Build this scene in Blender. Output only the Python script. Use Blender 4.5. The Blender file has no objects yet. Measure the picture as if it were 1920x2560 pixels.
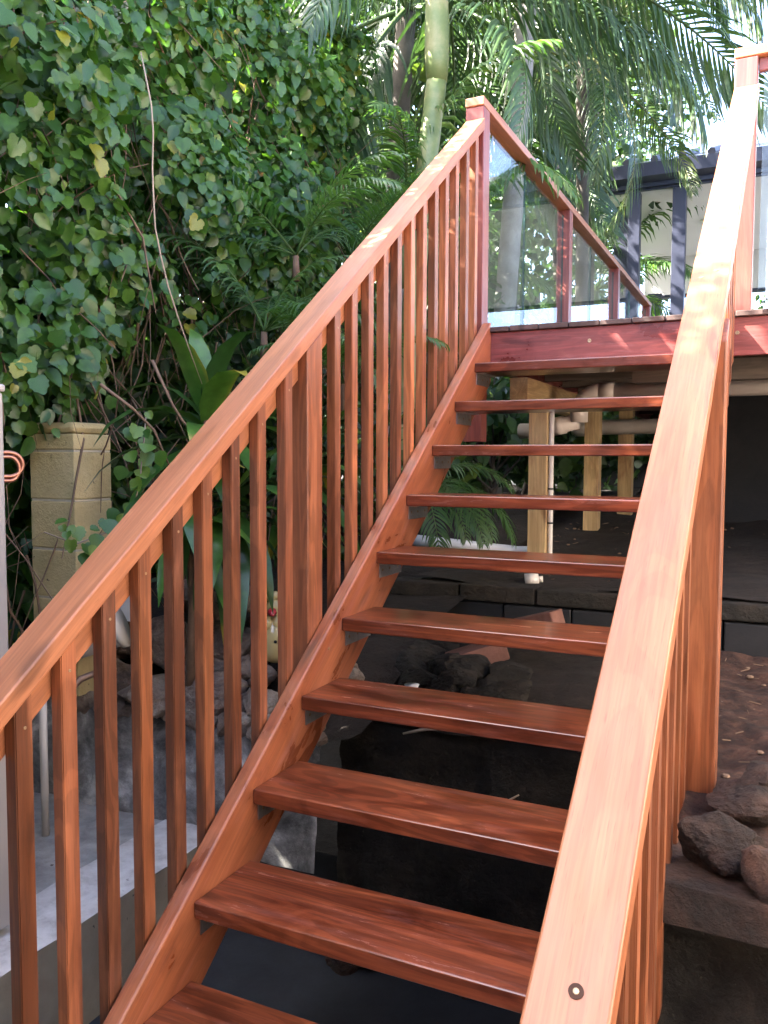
import bpy, bmesh, math, random
import numpy as np
from mathutils import Vector, Matrix
random.seed(7); RNG = np.random.default_rng(11)
scene = bpy.context.scene
col = scene.collection
rad = math.radians

# ------------------------------------------------------------------ camera
CAMP = Vector((1.26188, -1.08127, 1.45941))
YAW, PITCH, ROLL = rad(25.2619), rad(-3.5560), rad(0.2027)
fw = Vector((-math.sin(YAW)*math.cos(PITCH), math.cos(YAW)*math.cos(PITCH), math.sin(PITCH)))
rt = Vector((math.cos(YAW), math.sin(YAW), 0)); upv = rt.cross(fw)
r2 = math.cos(ROLL)*rt + math.sin(ROLL)*upv; u2 = -math.sin(ROLL)*rt + math.cos(ROLL)*upv
cam = bpy.data.cameras.new('camera'); camo = bpy.data.objects.new('camera', cam); col.objects.link(camo)
camo.matrix_world = Matrix(((r2.x, u2.x, -fw.x, CAMP.x), (r2.y, u2.y, -fw.y, CAMP.y), (r2.z, u2.z, -fw.z, CAMP.z), (0, 0, 0, 1)))
cam.sensor_fit = 'HORIZONTAL'; cam.sensor_width = 36; cam.lens = 36*2087.25/1920
cam.clip_start = 0.05; cam.clip_end = 600
scene.camera = camo

# ------------------------------------------------------------------ sky, sun, exposure
SEL, SAZ = rad(43), rad(22)          # sun from the left (-x), a little from behind
SUN = Vector((-math.cos(SEL)*math.cos(SAZ), -math.cos(SEL)*math.sin(SAZ), math.sin(SEL)))
w = bpy.data.worlds.new('World'); scene.world = w; w.use_nodes = True
nt = w.node_tree; bg = nt.nodes['Background']
sky = nt.nodes.new('ShaderNodeTexSky'); sky.sky_type = 'NISHITA'; sky.sun_disc = False
sky.sun_elevation = SEL; sky.sun_rotation = math.atan2(SUN.x, SUN.y); sky.air_density = .5; sky.dust_density = 3.5; sky.ozone_density = .3
nt.links.new(sky.outputs[0], bg.inputs[0]); bg.inputs[1].default_value = 0.15
sl = bpy.data.lights.new('sun', 'SUN'); so = bpy.data.objects.new('sun', sl); col.objects.link(so)
sl.energy = 5.0; sl.angle = rad(0.55); sl.color = (1, 0.94, 0.84)
so.rotation_euler = (-SUN).to_track_quat('-Z', 'Y').to_euler()
vs = scene.view_settings; vs.view_transform = 'Standard'; vs.look = 'None'; vs.exposure = 3.95; vs.gamma = 1
scene.render.engine = 'CYCLES'
scene.cycles.max_bounces = 7; scene.cycles.transparent_max_bounces = 16

# ------------------------------------------------------------------ helpers
WM = {}
def place(o, parent, M):
    if parent is not None:
        o.parent = parent; o.matrix_basis = WM[parent.name].inverted() @ M
    else:
        o.matrix_basis = M
    WM[o.name] = M
    return o
def T(x, y, z): return Matrix.Translation((x, y, z))
def thing(name, label, cat, loc=(0, 0, 0), group=None):
    o = bpy.data.objects.new(name, None); col.objects.link(o); o.empty_display_size = .1
    place(o, None, T(*loc)); tag(o, label, cat, group); return o
def tag(o, label=None, cat=None, group=None, kind=None):
    if label: o['label'] = label
    if cat: o['category'] = cat
    if group: o['group'] = group
    if kind: o['kind'] = kind
    return o
def link(name, me, parent=None, M=None, mat=None):
    o = bpy.data.objects.new(name, me); col.objects.link(o)
    if mat is not None and not me.materials: me.materials.append(mat)
    place(o, parent, M if M is not None else Matrix.Identity(4)); return o
def mesh(name, v, f, mat=None, smooth=False):
    me = bpy.data.meshes.new(name); me.from_pydata([tuple(a) for a in v], [], f)
    if smooth: me.polygons.foreach_set('use_smooth', [True]*len(me.polygons))
    if mat: me.materials.append(mat)
    return me
BOXF = [(0, 3, 2, 1), (4, 5, 6, 7), (0, 1, 5, 4), (1, 2, 6, 5), (2, 3, 7, 6), (3, 0, 4, 7)]
def hexv(lo, hi):
    (a, b, c), (d, e, f) = lo, hi
    return [(a, b, c), (d, b, c), (d, e, c), (a, e, c), (a, b, f), (d, b, f), (d, e, f), (a, e, f)]
def bevel(o, wd=.003, seg=2):
    m = o.modifiers.new('edge', 'BEVEL'); m.width = wd; m.segments = seg; m.limit_method = 'ANGLE'; m.angle_limit = rad(25)
    return o
class MB:
    def __init__(s): s.v = []; s.f = []
    def add(s, v, f):
        n = len(s.v); s.v += [tuple(a) for a in v]; s.f += [tuple(i+n for i in q) for q in f]; return s
    def box(s, lo, hi): return s.add(hexv(lo, hi), BOXF)
    def tube(s, pts, rr, n=8, caps=True):
        pts = [Vector(p) for p in pts]; k = len(pts)
        if not hasattr(rr, '__len__'): rr = [rr]*k
        vv = []; a = None
        for i, p in enumerate(pts):
            d = (pts[min(i+1, k-1)]-pts[max(i-1, 0)]).normalized()
            if a is None:
                a = d.orthogonal().normalized()
            else:
                a = (a-d*a.dot(d)).normalized()
            b = d.cross(a)
            for j in range(n):
                t = 2*math.pi*j/n; vv.append(p+(a*math.cos(t)+b*math.sin(t))*rr[i])
        ff = [(i*n+j, i*n+(j+1) % n, (i+1)*n+(j+1) % n, (i+1)*n+j) for i in range(k-1) for j in range(n)]
        if caps: ff += [tuple(range(n-1, -1, -1)), tuple((k-1)*n+j for j in range(n))]
        return s.add(vv, ff)
    def lathe(s, prof, n=20, c=(0, 0, 0)):
        vv = [(c[0]+r*math.cos(2*math.pi*j/n), c[1]+r*math.sin(2*math.pi*j/n), c[2]+z) for r, z in prof for j in range(n)]
        k = len(prof)
        ff = [(i*n+j, i*n+(j+1) % n, (i+1)*n+(j+1) % n, (i+1)*n+j) for i in range(k-1) for j in range(n)]
        ff += [tuple(range(n-1, -1, -1)), tuple((k-1)*n+j for j in range(n))]
        return s.add(vv, ff)
    def build(s, name, mat, parent=None, M=None, smooth=False):
        """verts are given in world space; M sets the object's own frame"""
        M = M or (WM[parent.name] if parent is not None else Matrix.Identity(4)); Mi = M.inverted()
        return link(name, mesh(name, [Mi @ Vector(a) for a in s.v], s.f, mat, smooth), parent, M)
def frame(origin, lx, ly):
    lx = Vector(lx).normalized(); lz = lx.cross(Vector(ly)).normalized(); ly = lz.cross(lx)
    return Matrix(((lx.x, ly.x, lz.x, origin[0]), (lx.y, ly.y, lz.y, origin[1]), (lx.z, ly.z, lz.z, origin[2]), (0, 0, 0, 1)))
def wbox(name, lo, hi, mat, parent, axis='x', bv=.003, cat=None):
    """a board between two corners, its local X along the grain"""
    c = [(a+b)/2 for a, b in zip(lo, hi)]
    A = {'x': ((1, 0, 0), (0, 1, 0)), 'y': ((0, 1, 0), (0, 0, 1)), 'z': ((0, 0, 1), (1, 0, 0))}[axis]
    o = MB().box(lo, hi).build(name, mat, parent, frame(c, *A))
    return bevel(o, bv) if bv else o
def disc(r, h, n=10):
    m = MB().lathe([(r, 0), (r, h*.6), (r*.8, h), (r*.3, h*.7)], n); return m
def noise3(p, s=1.0, seed=0):
    from mathutils import noise
    return noise.noise(Vector((p[0]*s+seed*7.3, p[1]*s+seed*3.1, p[2]*s+seed*5.7)))

# ------------------------------------------------------------------ materials
def mat(name):
    m = bpy.data.materials.new(name); m.use_nodes = True; n = m.node_tree
    return m, n, n.nodes['Principled BSDF']
def N(n, t, **k):
    a = n.nodes.new(t)
    for q, v in k.items():
        if q.startswith('i_'):
            key = q[2:]; a.inputs[int(key) if key.isdigit() else key].default_value = v
        else: setattr(a, q, v)
    return a
def ramp(n, stops, fac=None):
    r = n.nodes.new('ShaderNodeValToRGB'); e = r.color_ramp.elements
    while len(e) < len(stops): e.new(.5)
    for q, (p, c) in zip(e, stops):
        q.position = p; q.color = (*c, 1) if hasattr(c, '__len__') else (c, c, c, 1)
    if fac is not None: n.links.new(fac, r.inputs[0])
    return r
def mixc(n, mode, fac, a, b):
    m = n.nodes.new('ShaderNodeMix'); m.data_type = 'RGBA'; m.blend_type = mode
    for sock, v in ((0, fac), (6, a), (7, b)):
        if hasattr(v, 'links'): n.links.new(v, m.inputs[sock])
        elif sock == 0: m.inputs[0].default_value = v
        else: m.inputs[sock].default_value = (*v, 1)
    return m.outputs[2]
def objcoord(n, scale, loc_rand=True):
    tc = N(n, 'ShaderNodeTexCoord'); mp = N(n, 'ShaderNodeMapping'); mp.inputs['Scale'].default_value = scale
    if loc_rand:
        oi = N(n, 'ShaderNodeObjectInfo'); mu = N(n, 'ShaderNodeMath', operation='MULTIPLY'); mu.inputs[1].default_value = 37
        n.links.new(oi.outputs['Random'], mu.inputs[0])
        ad = N(n, 'ShaderNodeVectorMath', operation='ADD')
        n.links.new(tc.outputs['Object'], ad.inputs[0]); n.links.new(mu.outputs[0], ad.inputs[1]); n.links.new(ad.outputs[0], mp.inputs[0])
    else: n.links.new(tc.outputs['Object'], mp.inputs[0])
    return mp.outputs[0]
def noise(n, vec, scale, detail=4, rough=.55, dist=0):
    a = N(n, 'ShaderNodeTexNoise', i_Scale=scale, i_Detail=detail, i_Roughness=rough, i_Distortion=dist)
    n.links.new(vec, a.inputs['Vector']); return a.outputs['Fac']
def bump(n, bsdf, h, strength=.3, dist=.01):
    b = N(n, 'ShaderNodeBump', i_Strength=strength, i_Distance=dist); n.links.new(h, b.inputs['Height']); n.links.new(b.outputs[0], bsdf.inputs['Normal'])
def timber(name, dark, mid, light, rough=.38, coat=.25, wet=0.0, wetcol=.5, var=.35, alt=None, rings=.25, scuff=0.0, scuffcol=(.46, .20, .17)):
    m, n, b = mat(name)
    v = objcoord(n, (1, 1, 1))
    big = noise(n, objcoord(n, (1.1, 12, 12)), 1.0, 3, .6, 1.2)
    fine = noise(n, objcoord(n, (5, 190, 190)), 1.0, 3, .6)
    pore = noise(n, objcoord(n, (22, 420, 420)), 1.0, 2, .5)
    c = ramp(n, [(.22, dark), (.5, mid), (.8, light)], big).outputs[0]
    fr = ramp(n, [(.3, .70), (.62, 1.06)], fine).outputs[0]
    c = mixc(n, 'MULTIPLY', .7, c, fr)
    fig = noise(n, objcoord(n, (.9, 7, 7)), 1.0, 2, .5, .8)          # figure: contour lines of a slow noise
    k1 = N(n, 'ShaderNodeMath', operation='MULTIPLY'); k1.inputs[1].default_value = 62; n.links.new(fig, k1.inputs[0])
    k2 = N(n, 'ShaderNodeMath', operation='SINE'); n.links.new(k1.outputs[0], k2.inputs[0])
    c = mixc(n, 'MULTIPLY', rings, c, ramp(n, [(0, .45), (.35, 1.0), (1, 1.08)], k2.outputs[0]).outputs[0])
    kn = noise(n, objcoord(n, (3.2, 13, 13)), 1.0, 1, .4)             # odd dark knots
    c = mixc(n, 'MULTIPLY', .8, c, ramp(n, [(.70, 1.0), (.77, .38)], kn).outputs[0])
    pr = ramp(n, [(.28, .45), (.36, 1.0)], pore).outputs[0]
    c = mixc(n, 'MULTIPLY', .55, c, pr)
    oi = N(n, 'ShaderNodeObjectInfo')
    if alt: c = mixc(n, 'MIX', ramp(n, [(.35, 0.0), (.95, .75)], oi.outputs['Random']).outputs[0], c, mixc(n, 'MULTIPLY', 1.0, c, alt))
    hs = N(n, 'ShaderNodeHueSaturation'); mr = N(n, 'ShaderNodeMapRange'); mr.inputs[3].default_value = 1-var; mr.inputs[4].default_value = 1+var
    wn = N(n, 'ShaderNodeTexWhiteNoise', noise_dimensions='1D'); n.links.new(oi.outputs['Random'], wn.inputs['W']); n.links.new(wn.outputs[0], mr.inputs[0])
    n.links.new(mr.outputs[0], hs.inputs['Value']); n.links.new(c, hs.inputs['Color']); c = hs.outputs[0]
    patch = noise(n, objcoord(n, (2.2, 5, 5)), 1.6, 5, .6, .6)
    if wet > 0:
        wm = ramp(n, [(.5-wet*.22+.08, 0.0), (.5-wet*.22+.20, 1.0)], patch).outputs[0]
        c = mixc(n, 'MIX', wm, c, mixc(n, 'MULTIPLY', 1.0, c, (wetcol, wetcol*.86, wetcol*.82)))
        rg = ramp(n, [(0, rough), (1, rough*.45)], wm).outputs[0]
    else:
        rg = ramp(n, [(.3, rough*.75), (.7, rough*1.25)], patch).outputs[0]
    if scuff > 0:
        sc = noise(n, objcoord(n, (3.5, 26, 26)), 1.0, 6, .7, .3)
        sm = ramp(n, [(.53, 0.0), (.66, scuff)], sc).outputs[0]
        c = mixc(n, 'MIX', sm, c, scuffcol); rg = mixc(n, 'MIX', sm, rg, (.6, .6, .6))
    n.links.new(c, b.inputs['Base Color']); n.links.new(rg, b.inputs['Roughness'])
    b.inputs['Coat Weight'].default_value = coat; b.inputs['Coat Roughness'].default_value = .3
    bump(n, b, fine, .12, .002)
    return m
M_RAIL = timber('oiled_hardwood_rail', (.29, .090, .035), (.38, .132, .052), (.47, .182, .080), .48, .3, .0, var=.06, rings=.17, scuff=.25, scuffcol=(.27, .10, .055))
M_BAL = timber('oiled_hardwood_baluster', (.14, .040, .016), (.31, .098, .037), (.48, .175, .068), .42, .15, .0, var=.42, alt=(.62, .66, .85), rings=.45, scuff=.3, scuffcol=(.40, .15, .075))
M_STR = timber('oiled_hardwood_stringer', (.28, .072, .027), (.38, .112, .043), (.47, .160, .066), .40, .3, .16, .5, var=.04, rings=.2, scuff=.3)
M_TRD = timber('wet_hardwood_tread', (.085, .019, .008), (.185, .045, .017), (.31, .088, .033), .24, .5, .30, .62, var=.14, alt=(1.0, .8, .85), rings=.5, scuff=.12)
M_FAS = timber('red_stained_fascia', (.13, .028, .024), (.23, .05, .042), (.31, .085, .065), .5, .05, .3, .65, var=.08, rings=.3, scuff=.35, scuffcol=(.36, .15, .14))
M_DPOST = timber('red_stained_post', (.16, .035, .03), (.24, .058, .045), (.31, .09, .065), .42, .12, 0, var=.1)
M_DECK = timber('weathered_deck_board', (.055, .03, .026), (.085, .05, .042), (.13, .08, .07), .7, 0, 0, var=.3)
M_PINE = timber('treated_pine', (.34, .22, .10), (.48, .33, .16), (.58, .42, .22), .75, 0, .25, .75, var=.1)
M_JOIST = timber('dark_joist', (.07, .05, .04), (.11, .08, .06), (.16, .12, .09), .8, 0, 0, var=.2)

def plain(name, c, rough=.5, metal=0, nscale=8, nvar=.15, bmp=0, bscale=40, spec=.5, coat=0):
    m, n, b = mat(name); v = objcoord(n, (1, 1, 1))
    f = noise(n, v, nscale, 5, .6)
    r = ramp(n, [(.25, tuple(a*(1-nvar) for a in c)), (.75, tuple(min(1, a*(1+nvar)) for a in c))], f)
    n.links.new(r.outputs[0], b.inputs['Base Color']); b.inputs['Roughness'].default_value = rough; b.inputs['Metallic'].default_value = metal
    b.inputs['Specular IOR Level'].default_value = spec; b.inputs['Coat Weight'].default_value = coat
    if bmp: bump(n, b, noise(n, v, bscale, 6, .65), bmp, .02)
    return m
def patchy(name, stops, scale, rough=.85, bmp=.5, bscale=14, dist=.03, scale2=None, speck=None):
    """mottled stone, soil and concrete: colour patches plus relief"""
    m, n, b = mat(name); v = objcoord(n, (1, 1, 1))
    c = ramp(n, stops, noise(n, v, scale, 8, .68, .3)).outputs[0]
    if speck:
        s = noise(n, v, scale2 or scale*9, 3, .6); c = mixc(n, 'MIX', ramp(n, [(.68, 0.0), (.74, 1.0)], s).outputs[0], c, speck)
    n.links.new(c, b.inputs['Base Color']); b.inputs['Roughness'].default_value = rough
    bump(n, b, noise(n, v, bscale, 8, .7), bmp, dist)
    return m
M_GALV = plain('galvanised_steel', (.42, .42, .43), .42, .9, 60, .2)
M_SCREW = plain('screw_head', (.36, .26, .16), .4, .8, 60, .2)
M_PIPE = plain('beige_pvc', (.50, .44, .39), .38, 0, 5, .1)
M_WPIPE = plain('cream_pvc', (.62, .57, .50), .4, 0, 5, .06)
M_WHITE = plain('white_paint', (.72, .72, .72), .5, 0, 5, .06)
M_COPPER = plain('copper', (.42, .20, .14), .38, .9, 20, .2)
M_OLDCOP = plain('tarnished_copper', (.22, .14, .10), .5, .7, 20, .25)
M_GREYPVC = plain('grey_conduit', (.30, .32, .36), .45, 0, 8, .08)
M_CAB = plain('grey_beige_metal', (.38, .35, .325), .45, 0, 3, .03)
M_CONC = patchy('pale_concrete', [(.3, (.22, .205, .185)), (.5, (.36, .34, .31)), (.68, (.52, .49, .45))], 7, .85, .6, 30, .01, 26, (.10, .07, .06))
M_LIP = patchy('whitened_concrete_lip', [(.3, (.36, .32, .29)), (.5, (.60, .56, .52)), (.72, (.74, .71, .67))], 9, .85, .3, 30, .01, 30, (.12, .08, .07))
M_OLIVE = patchy('rendered_wall_side', [(.3, (.24, .21, .16)), (.6, (.34, .31, .24))], 4, .9, .25, 25, .01, 40, (.03, .025, .02))
M_GREYW = patchy('painted_grey_wall', [(.34, (.05, .05, .046)), (.45, (.16, .155, .145)), (.55, (.30, .29, .275)), (.65, (.62, .60, .57))], 6, .8, .9, 14, .02)
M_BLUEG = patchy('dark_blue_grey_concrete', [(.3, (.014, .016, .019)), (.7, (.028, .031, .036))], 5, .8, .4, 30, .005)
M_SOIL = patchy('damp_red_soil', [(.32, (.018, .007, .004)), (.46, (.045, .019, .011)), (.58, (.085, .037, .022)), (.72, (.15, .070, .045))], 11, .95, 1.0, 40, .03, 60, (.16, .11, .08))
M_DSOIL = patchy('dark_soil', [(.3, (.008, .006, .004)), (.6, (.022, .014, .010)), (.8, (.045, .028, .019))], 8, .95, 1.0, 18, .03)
M_MOSS_SHADE = patchy('mossy_stone_with_shade', [(.3, (.007, .006, .004)), (.5, (.018, .014, .009)), (.7, (.042, .029, .019))], 6, .85, 1.0, 16, .05, 50, (.06, .05, .035))  # mossy stone, toned down to put shade under stairs and deck into it
M_ROCK = patchy('garden_rock', [(.3, (.10, .07, .055)), (.44, (.24, .17, .13)), (.56, (.34, .27, .21)), (.7, (.46, .41, .34))], 9, .9, 1.0, 24, .05, 14, (.07, .07, .03))
M_DROCK = patchy('dark_wet_rock', [(.34, (.010, .005, .003)), (.48, (.036, .016, .009)), (.6, (.065, .028, .016)), (.72, (.15, .070, .040))], 8, .8, 1.0, 26, .05)
M_BLACK = patchy('black_block_and_shade', [(.3, (.006, .007, .009)), (.7, (.016, .016, .018))], 5, .8, .3, 30, .01)
M_BRICK = patchy('old_brick', [(.3, (.12, .05, .035)), (.7, (.22, .10, .07))], 10, .9, .5, 40, .01)
M_BLOCK = patchy('tan_sandstone_block', [(.3, (.48, .37, .17)), (.7, (.66, .53, .27))], 5, .9, .8, 60, .01, 40, (.16, .12, .06))
M_MORTAR = plain('mortar', (.55, .48, .34), .95, 0, 30, .15)
M_CER = plain('cream_glazed_ceramic', (.58, .46, .20), .16, 0, 6, .15, coat=.5)
M_RED = plain('red_glaze', (.50, .03, .04), .2, 0, 6, .1, coat=.5)
M_HOLE = plain('dark_hole', (.01, .01, .01), .9)
M_NAVY = plain('charcoal_powder_coat', (.028, .032, .055), .4, 0, 4, .08)
M_SOFFIT = plain('white_soffit', (.70, .70, .68), .7, 0, 3, .03)
M_TILE = plain('dark_roof_tile', (.05, .05, .065), .5, 0, 12, .25)
M_WBOARD = plain('white_weatherboard', (.74, .74, .72), .6, 0, 3, .03)
M_TRUNKL = patchy('ringed_palm_trunk', [(.3, (.20, .18, .16)), (.6, (.36, .33, .30)), (.8, (.48, .45, .42))], 6, .85, .4, 20, .01)
M_TRUNKD = patchy('dark_palm_trunk', [(.3, (.05, .042, .036)), (.6, (.11, .095, .08)), (.8, (.2, .17, .14))], 6, .9, .5, 20, .01)
M_STEM = plain('dry_stem', (.17, .105, .065), .85, 0, 12, .35)
M_PSTEM = plain('pale_vine_stem', (.30, .24, .18), .8, 0, 12, .2)
M_SHAFT = patchy('green_crownshaft', [(.3, (.10, .15, .05)), (.5, (.20, .25, .09)), (.66, (.36, .34, .16)), (.8, (.42, .33, .22))], 3.2, .42, .15, 30, .004)

def glassmat():
    m, n, b = mat('clear_glass'); n.nodes.remove(b); out = n.nodes['Material Output']
    gl = N(n, 'ShaderNodeBsdfGlossy', i_Roughness=.01); gl.inputs['Color'].default_value = (1, 1, 1, 1)
    tr = N(n, 'ShaderNodeBsdfTransparent'); tr.inputs['Color'].default_value = (.90, .95, .94, 1)
    lw_ = N(n, 'ShaderNodeLayerWeight', i_Blend=.5); pw = N(n, 'ShaderNodeMath', operation='POWER'); pw.inputs[1].default_value = 5; n.links.new(lw_.outputs['Facing'], pw.inputs[0])
    fr = N(n, 'ShaderNodeMath', operation='MULTIPLY_ADD'); fr.inputs[1].default_value = .55; fr.inputs[2].default_value = .03; n.links.new(pw.outputs[0], fr.inputs[0]); mx = N(n, 'ShaderNodeMixShader')
    n.links.new(fr.outputs[0], mx.inputs[0]); n.links.new(tr.outputs[0], mx.inputs[1]); n.links.new(gl.outputs[0], mx.inputs[2]); n.links.new(mx.outputs[0], out.inputs[0])
    return m
M_GLASS = glassmat()
M_GEDGE = plain('glass_edge', (.02, .06, .055), .2)
def leafmat(name, stops, rough=.42, trans=.3, tcol=(1.6, 1.7, .7), spec=.5):
    """stops are picked by the tint attribute: a different tone for every leaf"""
    m, n, b = mat(name); out = n.nodes['Material Output']
    a = N(n, 'ShaderNodeAttribute', attribute_name='tint')
    c = ramp(n, stops, a.outputs['Fac']).outputs[0]
    v = N(n, 'ShaderNodeTexCoord')
    c = mixc(n, 'MULTIPLY', .6, c, ramp(n, [(.3, .6), (.7, 1.25)], noise(n, v.outputs['Object'], 28, 3)).outputs[0])
    n.links.new(c, b.inputs['Base Color']); b.inputs['Roughness'].default_value = rough; b.inputs['Specular IOR Level'].default_value = spec
    t = N(n, 'ShaderNodeBsdfTranslucent'); n.links.new(mixc(n, 'MULTIPLY', 1.0, c, tcol), t.inputs[0])
    mx = N(n, 'ShaderNodeMixShader', i_0=trans); n.links.new(b.outputs[0], mx.inputs[1]); n.links.new(t.outputs[0], mx.inputs[2])
    n.links.new(mx.outputs[0], out.inputs[0]); return m
M_VINE = leafmat('vine_leaf', [(0, (.020, .068, .016)), (.35, (.045, .120, .020)), (.7, (.085, .175, .024)), (.84, (.13, .21, .03)), (.93, (.28, .25, .03)), (.965, (.30, .22, .04)), (1, (.26, .12, .05))], .33, .3)
M_TREE = leafmat('tree_leaf', [(0, (.02, .05, .02)), (.6, (.05, .10, .03)), (1, (.12, .18, .04))], .45, .35)
M_PALM = leafmat('palm_leaflet', [(0, (.025, .06, .03)), (.5, (.045, .09, .035)), (.8, (.08, .13, .04)), (.92, (.14, .15, .045)), (1, (.22, .165, .085))], .38, .18)
M_PALMB = leafmat('bright_palm_leaflet', [(0, (.03, .09, .03)), (.6, (.07, .15, .04)), (1, (.18, .22, .06))], .4, .35)
M_STRAP = leafmat('strap_leaf', [(0, (.018, .06, .016)), (.6, (.05, .13, .022)), (.85, (.09, .19, .03)), (1, (.40, .30, .04))], .28, .12)
M_BROMEL = leafmat('pale_spiky_leaf', [(0, (.05, .09, .04)), (1, (.18, .22, .12))], .45, .3)

# ------------------------------------------------------------------ foliage tools
def leaf_template(kind):
    if kind == 'lobed':
        ang = [0, .25, .5, .75, 1]
        half = [(0, 0), (.2, -.07), (.39, .03), (.47, .19), (.44, .31), (.51, .46), (.40, .57), (.40, .71), (.23, .78), (.15, .92), (0, .98)]
    elif kind == 'oval':
        half = [(0, 0), (.22, .12), (.34, .32), (.32, .55), (.2, .8), (0, 1.05)]
    else:
        half = [(0, 0), (.16, .3), (.12, .7), (0, 1)]
    k = len(half)
    mid = [(0, y, 0) for x, y in half]
    R_ = [(x, y, .28*x - .10*y*y) for x, y in half[1:-1]]; L_ = [(-x, y, .28*x - .10*y*y) for x, y in half[1:-1]]
    mid = [(0, y, -.10*y*y) for x, y in half]
    v = [mid[0], mid[len(mid)//2], mid[-1]]
    # fan each half round the midrib centre
    rb = len(v); v += R_; lb = len(v); v += L_; m = len(R_)
    f = [(0, rb, 1)] + [(1, rb+i, rb+i+1) for i in range(m-1)] + [(1, rb+m-1, 2)]
    f += [(0, 1, lb)] + [(1, lb+i+1, lb+i) for i in range(m-1)] + [(1, 2, lb+m-1)]
    return np.array(v, float), f
TMPL = {k: leaf_template(k) for k in ('lobed', 'oval', 'thin')}
def frames(tip, nrm):
    tip = tip/np.linalg.norm(tip, axis=1, keepdims=True)
    side = np.cross(tip, nrm); side /= np.linalg.norm(side, axis=1, keepdims=True)+1e-9
    return side, tip, np.cross(side, tip)
def leafmesh(name, P, tip, nrm, size, tint, kind, material):
    V, F = TMPL[kind]; s, t, n = frames(tip, nrm); k = len(V); cnt = len(P)
    A = P[:, None, :] + size[:, None, None]*(V[None, :, 0:1]*s[:, None, :] + V[None, :, 1:2]*t[:, None, :] + V[None, :, 2:3]*n[:, None, :])
    Fa = np.array(F)[None] + (np.arange(cnt)*k)[:, None, None]
    return trimesh(name, A.reshape(-1, 3), Fa.reshape(-1, 3), material, np.repeat(tint, k))
def trimesh(name, A, Fa, material, tint):
    me = bpy.data.meshes.new(name); me.vertices.add(len(A)); me.vertices.foreach_set('co', np.ascontiguousarray(A, np.float32).ravel())
    nf = len(Fa); me.loops.add(nf*3); me.loops.foreach_set('vertex_index', np.ascontiguousarray(Fa, np.int32).ravel())
    me.polygons.add(nf); me.polygons.foreach_set('loop_start', np.arange(0, nf*3, 3, dtype=np.int32))
    me.update(calc_edges=True)
    at = me.attributes.new('tint', 'FLOAT', 'POINT'); at.data.foreach_set('value', np.ascontiguousarray(tint, np.float32))
    me.materials.append(material); return me
def rnd(n, a=-1, b=1): return RNG.uniform(a, b, (n, 3))
def unit(a): return a/(np.linalg.norm(a, axis=1, keepdims=True)+1e-9)

def blade(p0, d0, L, wd, droop, side, segs=4, fold=.25):
    """one arching blade: list of verts (mid, left, right per ring) and tris"""
    p = Vector(p0); d = Vector(d0).normalized(); v = []; prof = [.35, .9, 1.0, .8, .45, 0] if segs == 5 else [.4, 1.0, .95, .6, 0]
    s = Vector(side)
    for i in range(segs+1):
        wv = wd*prof[i]*.5; sd = (s-d*s.dot(d)).normalized(); nn = sd.cross(d)
        v += [p, p-sd*wv+nn*wv*fold, p+sd*wv+nn*wv*fold] if i < segs else [p]
        d = (d+Vector((0, 0, -droop))*(i+1)/segs).normalized(); p = p+d*(L/segs)
    f = []
    for i in range(segs-1):
        a, b = 3*i, 3*i+3
        f += [(a, b, b+1), (a, b+1, a+1), (a, a+2, b+2), (a, b+2, b)]
    a = 3*(segs-1); e = 3*segs; f += [(a, e, a+1), (a, a+2, e)]
    return v, f
def frond_mesh(name, L, elev, bend, lf, wd, npair, droop, material, tint0, seed, petiole=.18, spread=.9):
    r = random.Random(seed); V = []; F = []; tn = []
    pts = []; p = Vector((0, 0, 0)); a = elev; K = 22
    for i in range(K+1):
        pts.append(p.copy()); d = Vector((math.cos(a), 0, math.sin(a))); p = p+d*(L/K); a -= bend/K*(.4+1.2*i/K)
    mb = MB().tube(pts, [max(.003, .016*L/2.2*(1-i/K)**.8) for i in range(K+1)], 5)
    for q in mb.f:
        q = list(q); F += [(q[0], q[j], q[j+1]) for j in range(1, len(q)-1)]
    V += mb.v; tn += [min(1, tint0+.25)]*len(V)
    for i in range(npair):
        s = petiole+(1-petiole)*(i+.5)/npair; x = s*K; k = min(K-1, int(x)); fr = x-k
        b = pts[k].lerp(pts[k+1], fr); dd = (pts[k+1]-pts[k]).normalized()
        env = math.sin(math.pi*min(1, .18+.80*s))**.6
        for sg in (-1, 1):
            up = Vector((0, 1, 0)).cross(dd)*-1
            dirv = Vector((0, sg, 0))*spread + dd*(.35+.9*s) + Vector((0, 0, .25+r.uniform(-.15, .1)))
            v, f = blade(b, dirv, lf*env*r.uniform(.7, 1.12), wd*r.uniform(.7, 1.1), droop*r.uniform(.55, 1.5), dd, 4, .35)
            n0 = len(V); V += v; F += [tuple(j+n0 for j in q) for q in f]; t = min(1, max(0, tint0+r.uniform(-.22, .22))); tn += [t]*len(v)
    return trimesh(name, np.array([tuple(q) for q in V]), np.array(F), material, np.array(tn))
# camera projection in photo pixels, used to keep close what the photo shows
def px(P):
    d = np.asarray(P)-np.array(CAMP); z = d@np.array(fw)
    return np.stack([960+2087.25*(d@np.array(r2))/z, 1280-2087.25*(d@np.array(u2))/z, z], -1)

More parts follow.
